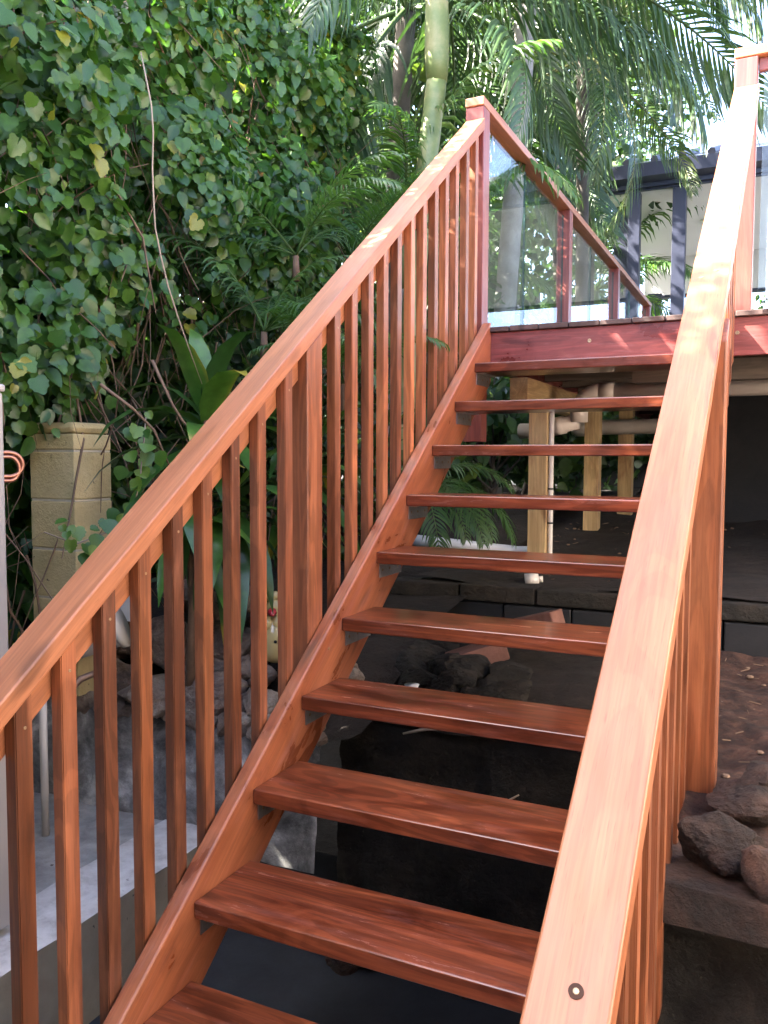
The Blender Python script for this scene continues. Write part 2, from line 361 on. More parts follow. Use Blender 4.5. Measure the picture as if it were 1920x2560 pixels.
# ================================================================== STRUCTURE: ground and terraces
def grid(name, x0, x1, y0, y1, nx, ny, hf, material, label=None):
    xs = np.linspace(x0, x1, nx); ys = np.linspace(y0, y1, ny)
    v = [(x, y, hf(x, y)) for y in ys for x in xs]
    f = [(j*nx+i, j*nx+i+1, (j+1)*nx+i+1, (j+1)*nx+i) for j in range(ny-1) for i in range(nx-1)]
    o = link(name, mesh(name, v, f, material, True)); tag(o, kind='structure'); return o
def rough(x, y, a, s=3, seed=0): return a*noise3((x, y, 0), s, seed)+a*.5*noise3((x, y, 0), s*2.7, seed+1)
def sstep(a, b, x): t = min(1, max(0, (x-a)/(b-a))); return t*t*(3-2*t)
ground = grid('ground', -150, 150, -150, 150, 3, 3, lambda x, y: -.40, M_DSOIL)
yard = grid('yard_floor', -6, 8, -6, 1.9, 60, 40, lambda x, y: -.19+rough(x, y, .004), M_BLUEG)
def hleft(x, y):                     # garden bed on the left, climbing behind the rock wall
    return .52+.28*sstep(1.35, 2.3, y)+.35*sstep(2.2, 4.5, y)+rough(x, y, .05, 2.2)
grid('garden_bed', -9, -.02, 1.36, 9, 90, 80, hleft, M_DSOIL)
grid('terrace_soil', 1.03, 4, .66, 2.6, 170, 110, lambda x, y: .60+.05*(y-1)+rough(x, y, .02, 4)+rough(x, y, .012, 14, 5), M_SOIL)
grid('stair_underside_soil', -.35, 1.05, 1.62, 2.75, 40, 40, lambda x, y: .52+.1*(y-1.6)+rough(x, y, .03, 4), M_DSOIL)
grid('underdeck_soil', -.3, 9, 2.6, 9.2, 90, 70, lambda x, y: .90+.22*sstep(2.6, 5.5, y)+rough(x, y, .03, 2.5)+.05*max(0, x-1), M_DSOIL)  # soil darker than the terrace's, putting the underdeck shade into its colour
grid('hillside_soil', -40, 40, 9, 90, 30, 30, lambda x, y: 1.9+rough(x, y, .1, .3), M_DSOIL)
def roughwall(name, x0, x1, z0, z1, y, material, amp=.02, nx=60, nz=24, lean=0, seed=0, topamp=.02):
    v = []; 
    for j in range(nz+1):
        for i in range(nx+1):
            x = x0+(x1-x0)*i/nx; t = j/nz; z = z0+(z1-z0)*t+(topamp*noise3((x, 0, 0), 3, seed) if j == nz else 0)
            v.append((x, y+lean*t+amp*(noise3((x, z, 0), 5, seed)+.6*noise3((x, z, 0), 13, seed+2)), z))
    f = [(j*(nx+1)+i, j*(nx+1)+i+1, (j+1)*(nx+1)+i+1, (j+1)*(nx+1)+i) for j in range(nz) for i in range(nx)]
    n = len(v); v += [(x0+(x1-x0)*i/nx, y+.18, z1-.005) for i in range(nx+1)]
    f += [(nz*(nx+1)+i, nz*(nx+1)+i+1, n+i+1, n+i) for i in range(nx)]
    o = link(name, mesh(name, v, f, material, True)); return o
w1 = roughwall('retaining_wall', -2.6, -.12, .06, .50, 1.30, M_GREYW, .022, 90, 20, .04, 1)
tag(w1, 'low retaining wall with patchy grey paint below the rocks', 'wall')
w2 = roughwall('stone_footing', -.2, 1.06, -.22, .56, 1.60, M_MOSS_SHADE, .04, 50, 30, .06, 2)
tag(w2, 'dark mossy stone footing wall underneath the stair treads', 'wall')
w3 = thing('terrace_wall', 'dark rough retaining wall with a broken reddish lip right of the stairs', 'wall', (1.6, .68, -.19))
o = roughwall('wall_face', 1.03, 4, -.22, .50, .69, M_MOSS_SHADE, .05, 110, 40, .03, 3); place(o, w3, Matrix.Identity(4))
for kx in range(9):
    xa = 1.03+.33*kx; hh = .105+.03*((kx*7) % 3-1)
    o = roughwall('lip_stone', xa, xa+.326, .605-hh, .604, .635+.012*((kx*5) % 3), M_DROCK, .016, 16, 8, .012, 30+kx, .006); place(o, w3, Matrix.Identity(4))
    MB().add([(xa, .64, .605-hh), (xa+.326, .64, .605-hh), (xa+.326, .74, .605-hh), (xa, .74, .605-hh)], [(0, 1, 2, 3)]).build('lip_stone', M_DROCK, w3)
MB().add([(1.03, .66, -.22), (1.03, 1.75, -.22), (1.03, 1.75, .6), (1.03, .66, .6)], [(0, 1, 2, 3)]).build('end_face', M_DROCK, w3)
# left ledge: slab with a whitened lip
led = MB().box((-3.0, -1.4, -.19), (-.52, 1.345, .105)).build('concrete_ledge', M_OLIVE); tag(led, kind='structure')
lv = grid('ledge_top', -3.0, -.74, -1.4, 1.33, 40, 50, lambda x, y: .118+rough(x, y, .006, 5), M_CONC)
def lipz(x, y): return .126+rough(x, y, .004, 9)
grid('ledge_lip', -.76, -.515, -1.4, 1.33, 8, 60, lipz, M_LIP)
lf = MB()
ys = np.linspace(-1.4, 1.33, 40)
lf.add([(-.515+.004*noise3((y, 0, 0), 9), y, z) for z in (-.19, .125) for y in ys], [(i, i+1, 40+i+1, 40+i) for i in range(39)])
tag(lf.build('ledge_side', M_OLIVE, None, None, True), kind='structure')
# blockwork under the deck: black painted blocks with brick course, each block its own piece
bw = thing('block_retaining_wall', 'black block retaining wall at the foot of the underdeck soil', 'wall', (1.5, 2.6, .6))
k = 0
for j in range(2):
    for i in range(18):
        x = -.32+.31*i-(.15 if j else 0)
        wbox('block', (x, 2.555+.004*((i+j) % 3), .50+.155*j), (x+.303, 2.70, .65+.155*j), M_BLACK, bw, 'x', .006)
for i in range(16):
    x = -.42+.36*i; wbox('capping_block', (x, 2.54+.006*(i % 3), .815), (x+.35, 2.70, .885+.004*(i % 2)), M_MOSS_SHADE, bw, 'x', .008)

def rock(name, c, s, seed, material, parent=None, rot=0, flat=.0):
    bm = bmesh.new(); bmesh.ops.create_icosphere(bm, subdivisions=4 if max(s) > .1 else 3, radius=1)
    for q in bm.verts:
        d = q.co.normalized(); p = d.copy()
        k = 1+.30*noise3(d, 1.3, seed)+.13*noise3(d, 3.1, seed+1)+.05*noise3(d, 7, seed+2); fine_ = .05*noise3(d, 9, seed+3)+.035*noise3(d, 17, seed+4)
        # planar breaks make it angular
        for j in range(9):
            rr = random.Random(seed*31+j); nrm = Vector((rr.uniform(-1, 1), rr.uniform(-1, 1), rr.uniform(-.6, 1))).normalized(); h = .60+.12*rr.random()
            t = d.dot(nrm)*k
            if t > h: k *= (h+(t-h)*.06)/t
        k += fine_
        q.co = Vector((d.x*k*s[0], d.y*k*s[1], d.z*k*s[2]))
    me = bpy.data.meshes.new(name); bm.to_mesh(me); bm.free(); me.materials.append(material)
    return link(name, me, parent, T(*c) @ Matrix.Rotation(rot, 4, 'Z'))

# ================================================================== STAIRCASE
R, G = .19, .25487; SL = R/G; NZ = G/math.hypot(R, G); SLOPE = Vector((0, G, R)).normalized()
st = thing('timber_staircase', 'red-brown hardwood open-riser staircase with slatted balustrades climbing to the deck', 'staircase', (.5, 0, -.19))
def sloped(name, x0, x1, o0, o1, ya, yb, material, parent, bv=.004, dx=0, do=0):
    v = []
    for o in (o0, o1):
        for (x, y) in ((x0, ya), (x1, ya), (x1, yb), (x0, yb)): v.append((x+dx*y, y, y*SL+(o+do*y)/NZ))
    c = ((x0+x1)/2, (ya+yb)/2, (ya+yb)/2*SL+(o0+o1)/2/NZ)
    ob = MB().add(v, BOXF).build(name, material, parent, frame(c, SLOPE, (1, 0, 0)) if True else None)
    return bevel(ob, bv, 3)
YB = -.42
sL = sloped('stringer', -.045, 0, -.20, .032, YB+.1, 2.788, M_STR, st, .006)
sR = sloped('stringer', 1.0, 1.045, -.20, .032, YB+.1, 2.788, M_STR, st, .006)
OT, OB = .801, .758
hL = sloped('handrail', -.136, -.042, OB, OT, YB, 2.788, M_RAIL, st, .004)
XR, OTR, OBR, DXR, DOR = 1.0190, .7856, .7433, .0099, -.013
hR = sloped('handrail', XR, XR+.0965, OBR, OTR, YB, 2.798, M_RAIL, st, .004, DXR, DOR)
sloped('rail_backing', -.101, -.0805, OB-.075, OB-.002, YB, 2.788, M_RAIL, st, .002)
sloped('rail_backing', 1.0785, 1.098, OBR-.06, OBR-.002, YB, 2.798, M_RAIL, st, .002, DXR, DOR)
SCREW = disc(.0040, .0010)
def screw(parent, p, nrm, me=[None], r=1.0):
    if me[0] is None: me[0] = mesh('screw', SCREW.v, SCREW.f, M_SCREW, False)
    z = Vector(nrm).normalized(); x = z.orthogonal().normalized(); y = z.cross(x)
    Mx = Matrix(((x.x, y.x, z.x, p[0]), (x.y, y.y, z.y, p[1]), (x.z, y.z, z.z, p[2]), (0, 0, 0, 1))) @ Matrix.Scale(r, 4)
    return link('screw', me[0], parent, Mx)
# treads
for i in range(0, 11):
    y0, z1 = i*G, i*R
    t = wbox('tread', (.001, y0, z1-.042), (.999, y0+.241 if i < 10 else 2.787, z1), M_TRD, st, 'x', .0045)
    t.modifiers['edge'].segments = 3
    for s, xs in ((1, 0.0), (-1, 1.0)):
        m = MB(); a = xs+.0015*s; b = xs+.0045*s; lo, hi = min(a, b), max(a, b)
        m.box((lo, y0+.022, z1-.042-.052), (hi, y0+.205, z1-.0425))
        c = xs+.042*s; m.box((min(b, c), y0+.022, z1-.0465), (max(b, c), y0+.205, z1-.0430))
        bk = m.build('bracket', M_GALV, t, WM[t.name])
        if s == 1:
            for yy in (.045, .105, .175): screw(bk, (xs+.0045, y0+yy, z1-.068), (1, 0, 0), r=1.3)
# balusters: one shared mesh, plain bottoms on the left, chamfered ones showing on the right
ZT = OB/NZ+SL*0-.002; ZBOT = -.150/NZ
def baluster_mesh(name, outer):
    h = .021; hx = .015; v = []
    # local frame: X up, Y = world x, Z = world y ; origin at nosing-line height of its centre
    for yy in (-h, h):
        for xx in (-h, h):
            pass
    ring = [(-hx, -h), (hx, -h), (hx, h), (-hx, h)]           # (world x, world y)
    bot = []; 
    lower = []
    for (a, b) in ring:
        isout = (a*outer > 0)
        bot.append((ZBOT+(.05 if isout else 0), a, b))
    inner = [(ZBOT, (a if a*outer < 0 else a-outer*.016), b) for (a, b) in ring]
    top = [(ZT+SL*b-(.052 if outer > 0 else 0), a, b) for (a, b) in ring]
    v = inner+bot+top
    f = [(0, 3, 2, 1)]
    for i in range(4):
        j = (i+1) % 4
        f += [(i, j, 4+j, 4+i), (4+i, 4+j, 8+j, 8+i)]
    f.append((8, 9, 10, 11))
    bm = bmesh.new(); vs = [bm.verts.new(q) for q in v]
    for q in f: bm.faces.new([vs[i] for i in q])
    bmesh.ops.remove_doubles(bm, verts=bm.verts, dist=1e-5); bmesh.ops.dissolve_degenerate(bm, edges=bm.edges, dist=1e-5)
    bmesh.ops.recalc_face_normals(bm, faces=bm.faces)
    bmesh.ops.bevel(bm, geom=[e for e in bm.edges if abs((e.verts[0].co-e.verts[1].co).x) > .3], offset=.0022, segments=2, affect='EDGES')
    me = bpy.data.meshes.new(name); bm.to_mesh(me); bm.free(); me.materials.append(M_BAL); return me
YBAL = [-.289, -.172, -.055, .062, .178, .295, .411, .5285, .6456, .768, .896, 1.038, 1.34, 1.463, 1.587, 1.710, 1.830, 1.955, 2.076, 2.201, 2.321, 2.443, 2.576, 2.700]
for side, xc, me in ((-1, -.0645, baluster_mesh('baluster_left', -1)), (1, 1.0625, baluster_mesh('baluster_right', 1))):
    for y in YBAL:
        yy = y+(0 if side < 0 else random.uniform(-.006, .006))
        Mx = frame((xc, yy, yy*SL), (0, 0, 1), (1, 0, 0)); b = link('baluster', me, st, Mx)
        if side < 0: screw(b, (xc+.015, yy+.002, yy*SL+OB/NZ-.055), (1, 0, 0), r=.9)
# mid posts and bottom newels
def mid_post(x0, x1, zb, ob, do):
    v = hexv((x0, 1.141, zb), (x1, 1.235, 2)); v = v[:4]+[(a, b, b*SL+(ob+do*b)/NZ-.003) for a, b, c in v[4:]]
    return bevel(MB().add(v, BOXF).build('post', M_BAL, st, frame(((x0+x1)/2, 1.188, 1.3), (0, 0, 1), (1, 0, 0))), .004)
mid_post(-.139, -.047, .66, OB, 0)
mid_post(1.0465, 1.139, .45, OBR-.001, DOR)
wbox('post', (-.139, -.52, -.19), (-.047, -.428, .86), M_BAL, st, 'z', .004)
wbox('post', (1.0465, -.52, -.19), (1.139, -.428, .86), M_BAL, st, 'z', .004)
for (yy, dz) in ((1.19, .0), (1.145, -.115), (1.165, -.115)):
    screw(sL, (.0003, yy, yy*SL-.03+dz+.01), (1, 0, 0), r=1.3)
MB().tube([(1.072, -.165, -.165*SL+(OTR+.0021)/NZ+.0004), Vector((1.072, -.165, -.165*SL+(OTR+.0021)/NZ+.0004))+Vector((0, -R, G)).normalized()*.0012], .0088, 20).build('counterbore_shade_disc', plain('bore_shade', (.05, .018, .008), .8), hR)  # flat dark disc with the shade of the bolt recess in its colour
for (yy, xx, rr) in ((-.166, 1.072, 1.0), (1.33, 1.06, 1.6), (1.36, 1.095, 1.6)):
    screw(hR, (xx, yy, yy*SL+(OTR+DOR*yy)/NZ+(.0018 if yy < 0 else 0)), (0, -R, G), r=rr)

# ================================================================== DECK
DZ = 2.094
dk = thing('timber_deck', 'raised deck with red-stained fascia and dark boards at the top of the stairs', 'deck', (1.5, 2.79, .9))
fb = wbox('fascia_board', (-.044, 2.789, 1.908), (5.2, 2.830, 2.068), M_FAS, dk, 'x', .002)
for xx, zz in ((.466, 2.005), (1.086, 2.003), (1.7, 2.004)): screw(fb, (xx, 2.789, zz), (0, -1, 0), r=2.2)
wbox('side_fascia_board', (-.044, 2.832, 1.90), (-.006, 8.9, 2.066), M_FAS, dk, 'y', .002)
x = -.046; i = 0
while x < 5.1:
    yo = 2.772+random.uniform(-.004, .004)
    wbox('deck_board', (x, yo, DZ-.024), (x+.136, 8.95, DZ+random.uniform(-.0015, .0015)), M_DECK, dk, 'y', .003); x += .1405; i += 1
for y in (2.90, 3.35, 3.80, 4.25, 4.7, 5.15, 5.6, 6.5, 7.5, 8.5):
    wbox('joist', (.0, y, 1.925), (5.1, y+.045, 2.066), M_JOIST, dk, 'x', 0)
for yb in (3.03, 5.9, 8.2): wbox('bearer', (.62, yb, 1.83), (5.1, yb+.09, 1.923), M_JOIST, dk, 'x', 0)
wbox('bearer', (.055, 2.92, 1.735), (.145, 4.15, 1.865), M_PINE, dk, 'y', .003)
for (x0, y0, zb, zt) in ((.135, 2.985, .86, 1.733), (.155, 4.20, .98, 1.92), (.265, 4.78, 1.0, 1.92), (1.9, 3.3, .9, 1.92), (3.2, 3.3, .95, 1.92), (2.4, 5.6, 1.0, 1.92)):
    wbox('support_post', (x0, y0, zb), (x0+.092, y0+.092, zt), M_PINE, dk, 'z', .003)
# newel posts, glass balustrade along the left side and across the front
bl = thing('glass_balustrade', 'glass deck balustrade with red-brown timber rail receding along the deck edge', 'balustrade', (-.09, 2.79, 2.09))
wbox('post', (-.141, 2.791, 1.55), (-.049, 2.883, 3.137), M_DPOST, bl, 'z', .004)
wbox('top_rail', (-.142, 2.787, 3.139), (-.048, 8.55, 3.181), M_RAIL, bl, 'y', .004)
for y in (4.60, 6.47, 8.42): wbox('post', (-.138, y, 2.0), (-.05, y+.088, 3.137), M_DPOST, bl, 'z', .003)
def pane(par, lo, hi):
    g = MB().box(lo, hi).build('glass_panel', M_GLASS, par)
    return g
ys = [(2.90, 3.655), (3.675, 4.585), (4.705, 5.49), (5.51, 6.455), (6.575, 7.33), (7.35, 8.40)]
for a, b in ys:
    g = pane(bl, (-.100, a, 2.12), (-.090, b, 3.1))
    MB().box((-.1005, b-.0015, 2.12), (-.0895, b+.0015, 3.1)).build('glass_edge', M_GEDGE, g)
bf = thing('front_glass_balustrade', 'glass deck balustrade with timber newel post at the top right of the stairs', 'balustrade', (1.09, 2.84, 2.09))
wbox('post', (1.046, 2.80, DZ), (1.136, 2.89, 3.137), M_DPOST, bf, 'z', .004)
wbox('top_rail', (1.044, 2.798, 3.139), (5.1, 2.892, 3.181), M_RAIL, bf, 'x', .004)
wbox('sub_rail', (1.138, 2.83, 3.085), (5.1, 2.86, 3.137), M_DPOST, bf, 'x', .003)
pane(bf, (1.16, 2.84, 2.13), (2.6, 2.85, 3.083)); pane(bf, (2.62, 2.84, 2.13), (4.1, 2.85, 3.083))
wbox('post', (4.12, 2.80, DZ), (4.21, 2.89, 3.137), M_DPOST, bf, 'z', .004)

# ================================================================== PIPES UNDER THE DECK
dp = thing('drain_pipe', 'beige drainage pipe with elbows slung beneath the deck', 'pipe', (.5, 3.3, 1.8))
MB().tube([(.42, 3.32, 1.815), (1.5, 3.32, 1.815), (5, 3.32, 1.83)], .041, 16).build('pipe_run', M_PIPE, dp, None, True)
arc = [(.42-.11*math.sin(a), 3.32, 1.705+.11*math.cos(a)) for a in np.linspace(0, math.pi/2, 8)]
MB().tube(arc+[(.31, 3.32, 1.66)], .046, 16).build('elbow', M_PIPE, dp, None, True)
MB().tube([(.415, 3.32, 1.815), (.49, 3.32, 1.815)], .0475, 16).build('collar', M_PIPE, dp, None, True)
MB().tube([(.30, 3.33, 1.665), (.08, 3.36, 1.62), (-.02, 3.37, 1.62)], .041, 14).build('branch', M_PIPE, dp, None, True)
MB().tube([(.23, 3.34, 1.651), (.17, 3.35, 1.638)], .048, 14).build('collar', M_PIPE, dp, None, True)
dp2 = thing('rear_drain_pipe', 'second beige pipe running behind the pine posts under the deck', 'pipe', (.7, 4.4, 1.75))
MB().tube([(.0, 4.55, 1.68), (.9, 4.9, 1.70), (4, 5.2, 1.74)], .05, 14).build('pipe_run', M_PIPE, dp2, None, True)
MB().tube([(.02, 4.55, 1.68), (.14, 4.6, 1.683)], .058, 14).build('collar', M_PIPE, dp2, None, True)
cd = thing('white_conduit', 'thin white conduit clipped to the front pine post', 'conduit', (.24, 3.03, .9))
MB().tube([(.242, 3.02, 1.7), (.242, 3.02, 1.0), (.25, 3.03, .95), (.28, 3.06, .93)], .0125, 10).build('tube', M_WPIPE, cd, None, True)
for z in (1.5, 1.32, 1.15): MB().tube([(.242, 3.02, z-.004), (.242, 3.02, z+.004)], .0145, 10).build('clip', M_HOLE, cd)
wp = MB().tube([(-.75, 3.15, 1.03), (.05, 3.10, .985), (.16, 3.2, .98)], .034, 14).build('white_pipe', M_WHITE, None, None, True)
tag(wp, 'white plastic pipe lying on the soil behind the treads', 'pipe')
bt = MB().tube([(.2, 2.72, .90), (.26, 2.74, .905)], .03, 12); bt.tube([(.26, 2.74, .905), (.28, 2.745, .906)], .015, 10)
tag(bt.build('plastic_bottle', M_WPIPE, None, None, True), 'pale plastic bottle on the soil below the front pine post', 'bottle')

# ================================================================== LEFT SIDE: rocks, pillar, cabinet, pipes, ornament
def ray(u, v):
    return (fw*2087.25 + r2*(u-960) - u2*(v-1280)).normalized()
def at(u, v, d):                       # a point d metres from the eye, used when laying out the garden
    return CAMP+ray(u, v)*d
rw = thing('rock_garden_edge', 'loose garden rocks stacked on the patchy grey wall behind the left balusters', 'rocks', (-.7, 1.4, .5))
rr = random.Random(5); k = 0
for (x, y, z, s) in [(-1.02, 1.42, .60, .12), (-.80, 1.40, .61, .15), (-.56, 1.42, .62, .13), (-.34, 1.44, .60, .12), (-.16, 1.46, .58, .10),
                     (-.92, 1.60, .75, .15), (-.64, 1.62, .76, .17), (-.18, 1.68, .70, .11), (-1.15, 1.62, .76, .14),
                     (-.80, 1.86, .86, .15), (-.50, 1.88, .80, .12), (-.28, 1.95, .78, .13), (-1.04, 1.9, .9, .14)]:
    rock('rock', (x-.06, y, z-.04), (s*rr.uniform(.95, 1.25), s*rr.uniform(.7, .95), s*rr.uniform(.62, .85)), 10+k, M_ROCK, rw, rr.uniform(0, 3)); k += 1
for i in range(34):
    x = -1.2+i*.032+rr.uniform(-.02, .02); s = rr.uniform(.028, .06)
    rock('rock', (x, 1.345+rr.uniform(-.01, .03), .505+rr.uniform(0, .02)), (s*1.2, s, s*.85), 40+i, M_ROCK, rw, rr.uniform(0, 3))
for i in range(24):
    x = rr.uniform(-1.1, -.1); y = rr.uniform(1.45, 1.75); s = rr.uniform(.03, .06)
    rock('rock', (x, y, .62+.35*(y-1.45)+rr.uniform(-.02, .03)), (s*1.2, s, s*.85), 90+i, M_ROCK, rw, rr.uniform(0, 3))
pl = thing('block_pillar', 'tan sandstone-coloured block pillar half covered by vine leaves', 'pillar', (-1.265, 1.38, .5))
zc = 1.555
for i in range(6):
    h = .181 if i else .06
    wbox('block', (-1.382, 1.28, zc-h), (-1.15, 1.475, zc), M_BLOCK, pl, 'x', .005)
    if i < 5: MB().box((-1.379, 1.283, zc-h-.0085), (-1.153, 1.472, zc-h-.0005)).build('mortar_joint', M_MORTAR, pl)
    zc -= h+.009
wbox('cap_block', (-1.382, 1.28, 1.556), (-1.15, 1.475, 1.60), M_BLOCK, pl, 'x', .02)
cb = thing('metal_cabinet', 'plain grey-beige metal cabinet standing on the ledge at the left edge', 'cabinet', (-.9, .2, .12))
wbox('casing', (-1.10, -.25, .15), (-.652, .545, 1.64), M_CAB, cb, 'z', .008)
wbox('plinth', (-1.08, -.23, .118), (-.69, .515, .149), M_NAVY, cb, 'x', 0)
wbox('lid', (-1.105, -.255, 1.641), (-.648, .55, 1.662), M_CAB, cb, 'x', .006)
cp = thing('copper_pipe_coil', 'looped bright copper pipes sticking out behind the grey cabinet', 'pipe', (-.72, .6, 1.4))
for dz, rr_ in ((0, .024), (.013, .033)):
    c0 = at(24, 1172, 2.75)
    pts = [(c0.x-.06, c0.y-.16, c0.z+.036+dz)]+[(c0.x+rr_*.55*math.sin(a), c0.y+rr_*math.sin(a), c0.z+dz+.036*math.cos(a)) for a in np.linspace(0, math.pi, 12)]+[(c0.x-.06, c0.y-.16, c0.z-.036+dz)]
    MB().tube(pts, .0065, 8).build('pipe', M_COPPER, cp, None, True)
dpx = thing('cream_downpipe', 'cream plastic pipe rising from the ledge beside the copper pipe', 'pipe', (-1.07, 1.03, .12))
MB().tube([(-1.065, 1.03, .12), (-1.065, 1.03, .4), (-1.065, 1.03, .72)], .0135, 12).build('pipe', M_WPIPE, dpx, None, True)
MB().tube([(-1.065, 1.03, .63), (-1.065, 1.03, .66)], .0185, 12).build('tie', M_NAVY, dpx)
cpp = thing('copper_riser', 'tarnished copper pipe with grey sleeve bending away above the ledge', 'pipe', (-1.02, 1.06, .12))
MB().tube([(-1.015, 1.065, .26), (-1.015, 1.065, .56), (-1.01, 1.08, .62), (-.985, 1.13, .67), (-.95, 1.2, .69)], .0125, 12).build('pipe', M_OLDCOP, cpp, None, True)
MB().tube([(-1.015, 1.065, .12), (-1.015, 1.065, .27)], .0165, 12).build('sleeve', M_GREYPVC, cpp, None, True)
MB().lathe([(.017, 0), (.019, .01), (.015, .02), (.019, .03), (.017, .04)], 12, (-1.015, 1.065, .48)).build('coupling', M_OLDCOP, cpp, None, True)
# ceramic hen
hp = Vector((-.474, 1.62, .682))
hn = thing('ceramic_hen_ornament', 'cream glazed ceramic hen with red beak standing among the rocks', 'ornament', hp)
prof = [(.031, 0), (.054, .013), (.065, .052), (.063, .096), (.051, .131), (.037, .156), (.032, .175), (.035, .197), (.035, .219), (.026, .235), (.011, .244)]
bm_ = MB().lathe(prof, 20, hp); bm_.build('body', M_CER, hn, None, True)
fc = (CAMP-hp); fc.z = 0; fc.normalize(); sd = Vector((-fc.y, fc.x, 0)); hd = hp+Vector((0, 0, .197))+fc*.026-sd*.012
m = MB()
for a in (-.8, 0, .7): 
    q = hp+Vector((0, 0, .238))+sd*a*.026; m.lathe([(.014, 0), (.020, .012), (.016, .028), (.005, .036)], 10, q)
m.build('comb', M_CER, hn, None, True)
m = MB(); m.tube([hd, hd+fc*.022+Vector((0, 0, .002)), hd+fc*.042-Vector((0, 0, .006))], [.020, .017, .004], 10); m.build('beak', M_RED, hn, None, True)
m = MB()
for s in (-1, 1): m.tube([hd+sd*s*.012-Vector((0, 0, .018)), hd+sd*s*.016-Vector((0, 0, .045))+fc*.006, hd+sd*s*.015-Vector((0, 0, .072))+fc*.004], [.008, .016, .010], 10)
m.build('wattle', M_CER, hn, None, True)
q = hp+fc*.062+Vector((0, 0, .09)); MB().tube([q, q+fc*.003], .006, 10).build('hole', M_HOLE, hn)
# planter and plank
pt = thing('cream_planter', 'cream plastic planter tipped over behind the left balusters', 'planter', tuple(at(222, 1595, 3.35)))
pc = at(222, 1595, 3.35); ax = Vector((.75, .45, .35)).normalized()
MB().tube([pc-ax*.13, pc-ax*.12, pc+ax*.10, pc+ax*.13], [.04, .055, .075, .08], 20).build('pot', M_WPIPE, pt, None, True)
MB().tube([pc+ax*.11, pc+ax*.132], .086, 20).build('rim', M_WPIPE, pt, None, True)
pk = at(330, 1490, 3.5)
tag(wbox('white_plank', (pk.x-.06, pk.y-.02, pk.z-.10), (pk.x+.02, pk.y+.02, pk.z+.12), M_WHITE, None, 'z', .003), 'short white plank stuck upright among the garden rocks', 'plank')

# rocks and bricks beneath the stairs
rb = random.Random(9)
def onz(u, v, z): d = ray(u, v); return CAMP+d*((z-CAMP.z)/d.z)
names = [('flat reddish slab of rock beside the right stair post', onz(1885, 2010, .64), (.11, .10, .05)), ('rounded wet boulder at the edge of the right terrace', onz(1812, 2112, .65), (.105, .075, .062)),
         ('squared rust-coloured rock at the right edge of the terrace', onz(1915, 2185, .64), (.055, .06, .075)), ('small dark boulder behind the flat slab on the right terrace', onz(1895, 1945, .68), (.065, .05, .04)),
         ('pale worn stone at the foot of the right wall', onz(1730, 2590, .0), (.12, .08, .06))]
for i, (lb, c, s) in enumerate(names):
    tag(rock('rock', c, s, 200+i, M_DROCK if i != 4 else M_ROCK, None, .4*i), lb, 'rock', 'rocks right of the stairs')
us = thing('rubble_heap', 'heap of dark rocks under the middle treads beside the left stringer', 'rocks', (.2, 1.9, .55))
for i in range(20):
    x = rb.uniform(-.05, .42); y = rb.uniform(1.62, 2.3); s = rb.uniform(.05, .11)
    rock('rock', (x, y, .56+.28*(y-1.6)+rb.uniform(-.03, .05)), (s*1.3, s, s*.75), 230+i, M_MOSS_SHADE, us, rb.uniform(0, 3))
for i, (c, ang, lb) in enumerate((((.22, 1.98, .70), .5, 'old red brick tilted on the rubble under the treads'), ((.36, 2.3, .78), -.2, 'old brown brick half buried behind the rubble'))):
    b = MB().box((-.115, -.055, -.038), (.115, .055, .038)); b = link('brick', mesh('brick', b.v, b.f, M_BRICK), None, T(*c) @ Matrix.Rotation(ang, 4, 'Z') @ Matrix.Rotation(-.3, 4, 'Y')); bevel(b, .006)
    tag(b, lb, 'brick')
m = MB(); m.lathe([(.012, 0), (.03, .012), (.034, .03), (.02, .045), (.028, .06)], 12, (.10, 1.62, .60)); tag(m.build('white_rag', M_WHITE, None, None, True), 'small crumpled white scrap lying under the treads', 'litter')
for i, (a, b, c, lb) in enumerate((((.12, 1.5, .52), (.30, 1.52, .56), (.55, 1.55, .66), 'upper pale root crossing the stone footing'), ((.02, 1.53, .23), (.25, 1.52, .22), (.52, 1.54, .36), 'lower pale root crossing the stone footing'))):
    tag(MB().tube([a, ((a[0]+b[0])/2, a[1], (a[2]+b[2])/2+.01), b, ((c[0]+b[0])/2, c[1]-.02, (c[2]+b[2])/2-.02), c], [.004, .007, .008, .007, .003], 6).build('root', M_PSTEM, None, None, True), lb, 'root')
gr = thing('footing_rubble', 'scatter of small grey stones at the foot of the stone footing', 'rocks', (.3, 1.5, -.19))
for i in range(26):
    a = rb.uniform(0, 1); s_ = rb.uniform(.03, .09); rock('rock', (-.1+.75*a, 1.5-rb.uniform(0, .22), -.19+s_*.4), (s_*1.3, s_, s_*.6), 320+i, M_DROCK if i % 3 else M_ROCK, gr, rb.uniform(0, 3))

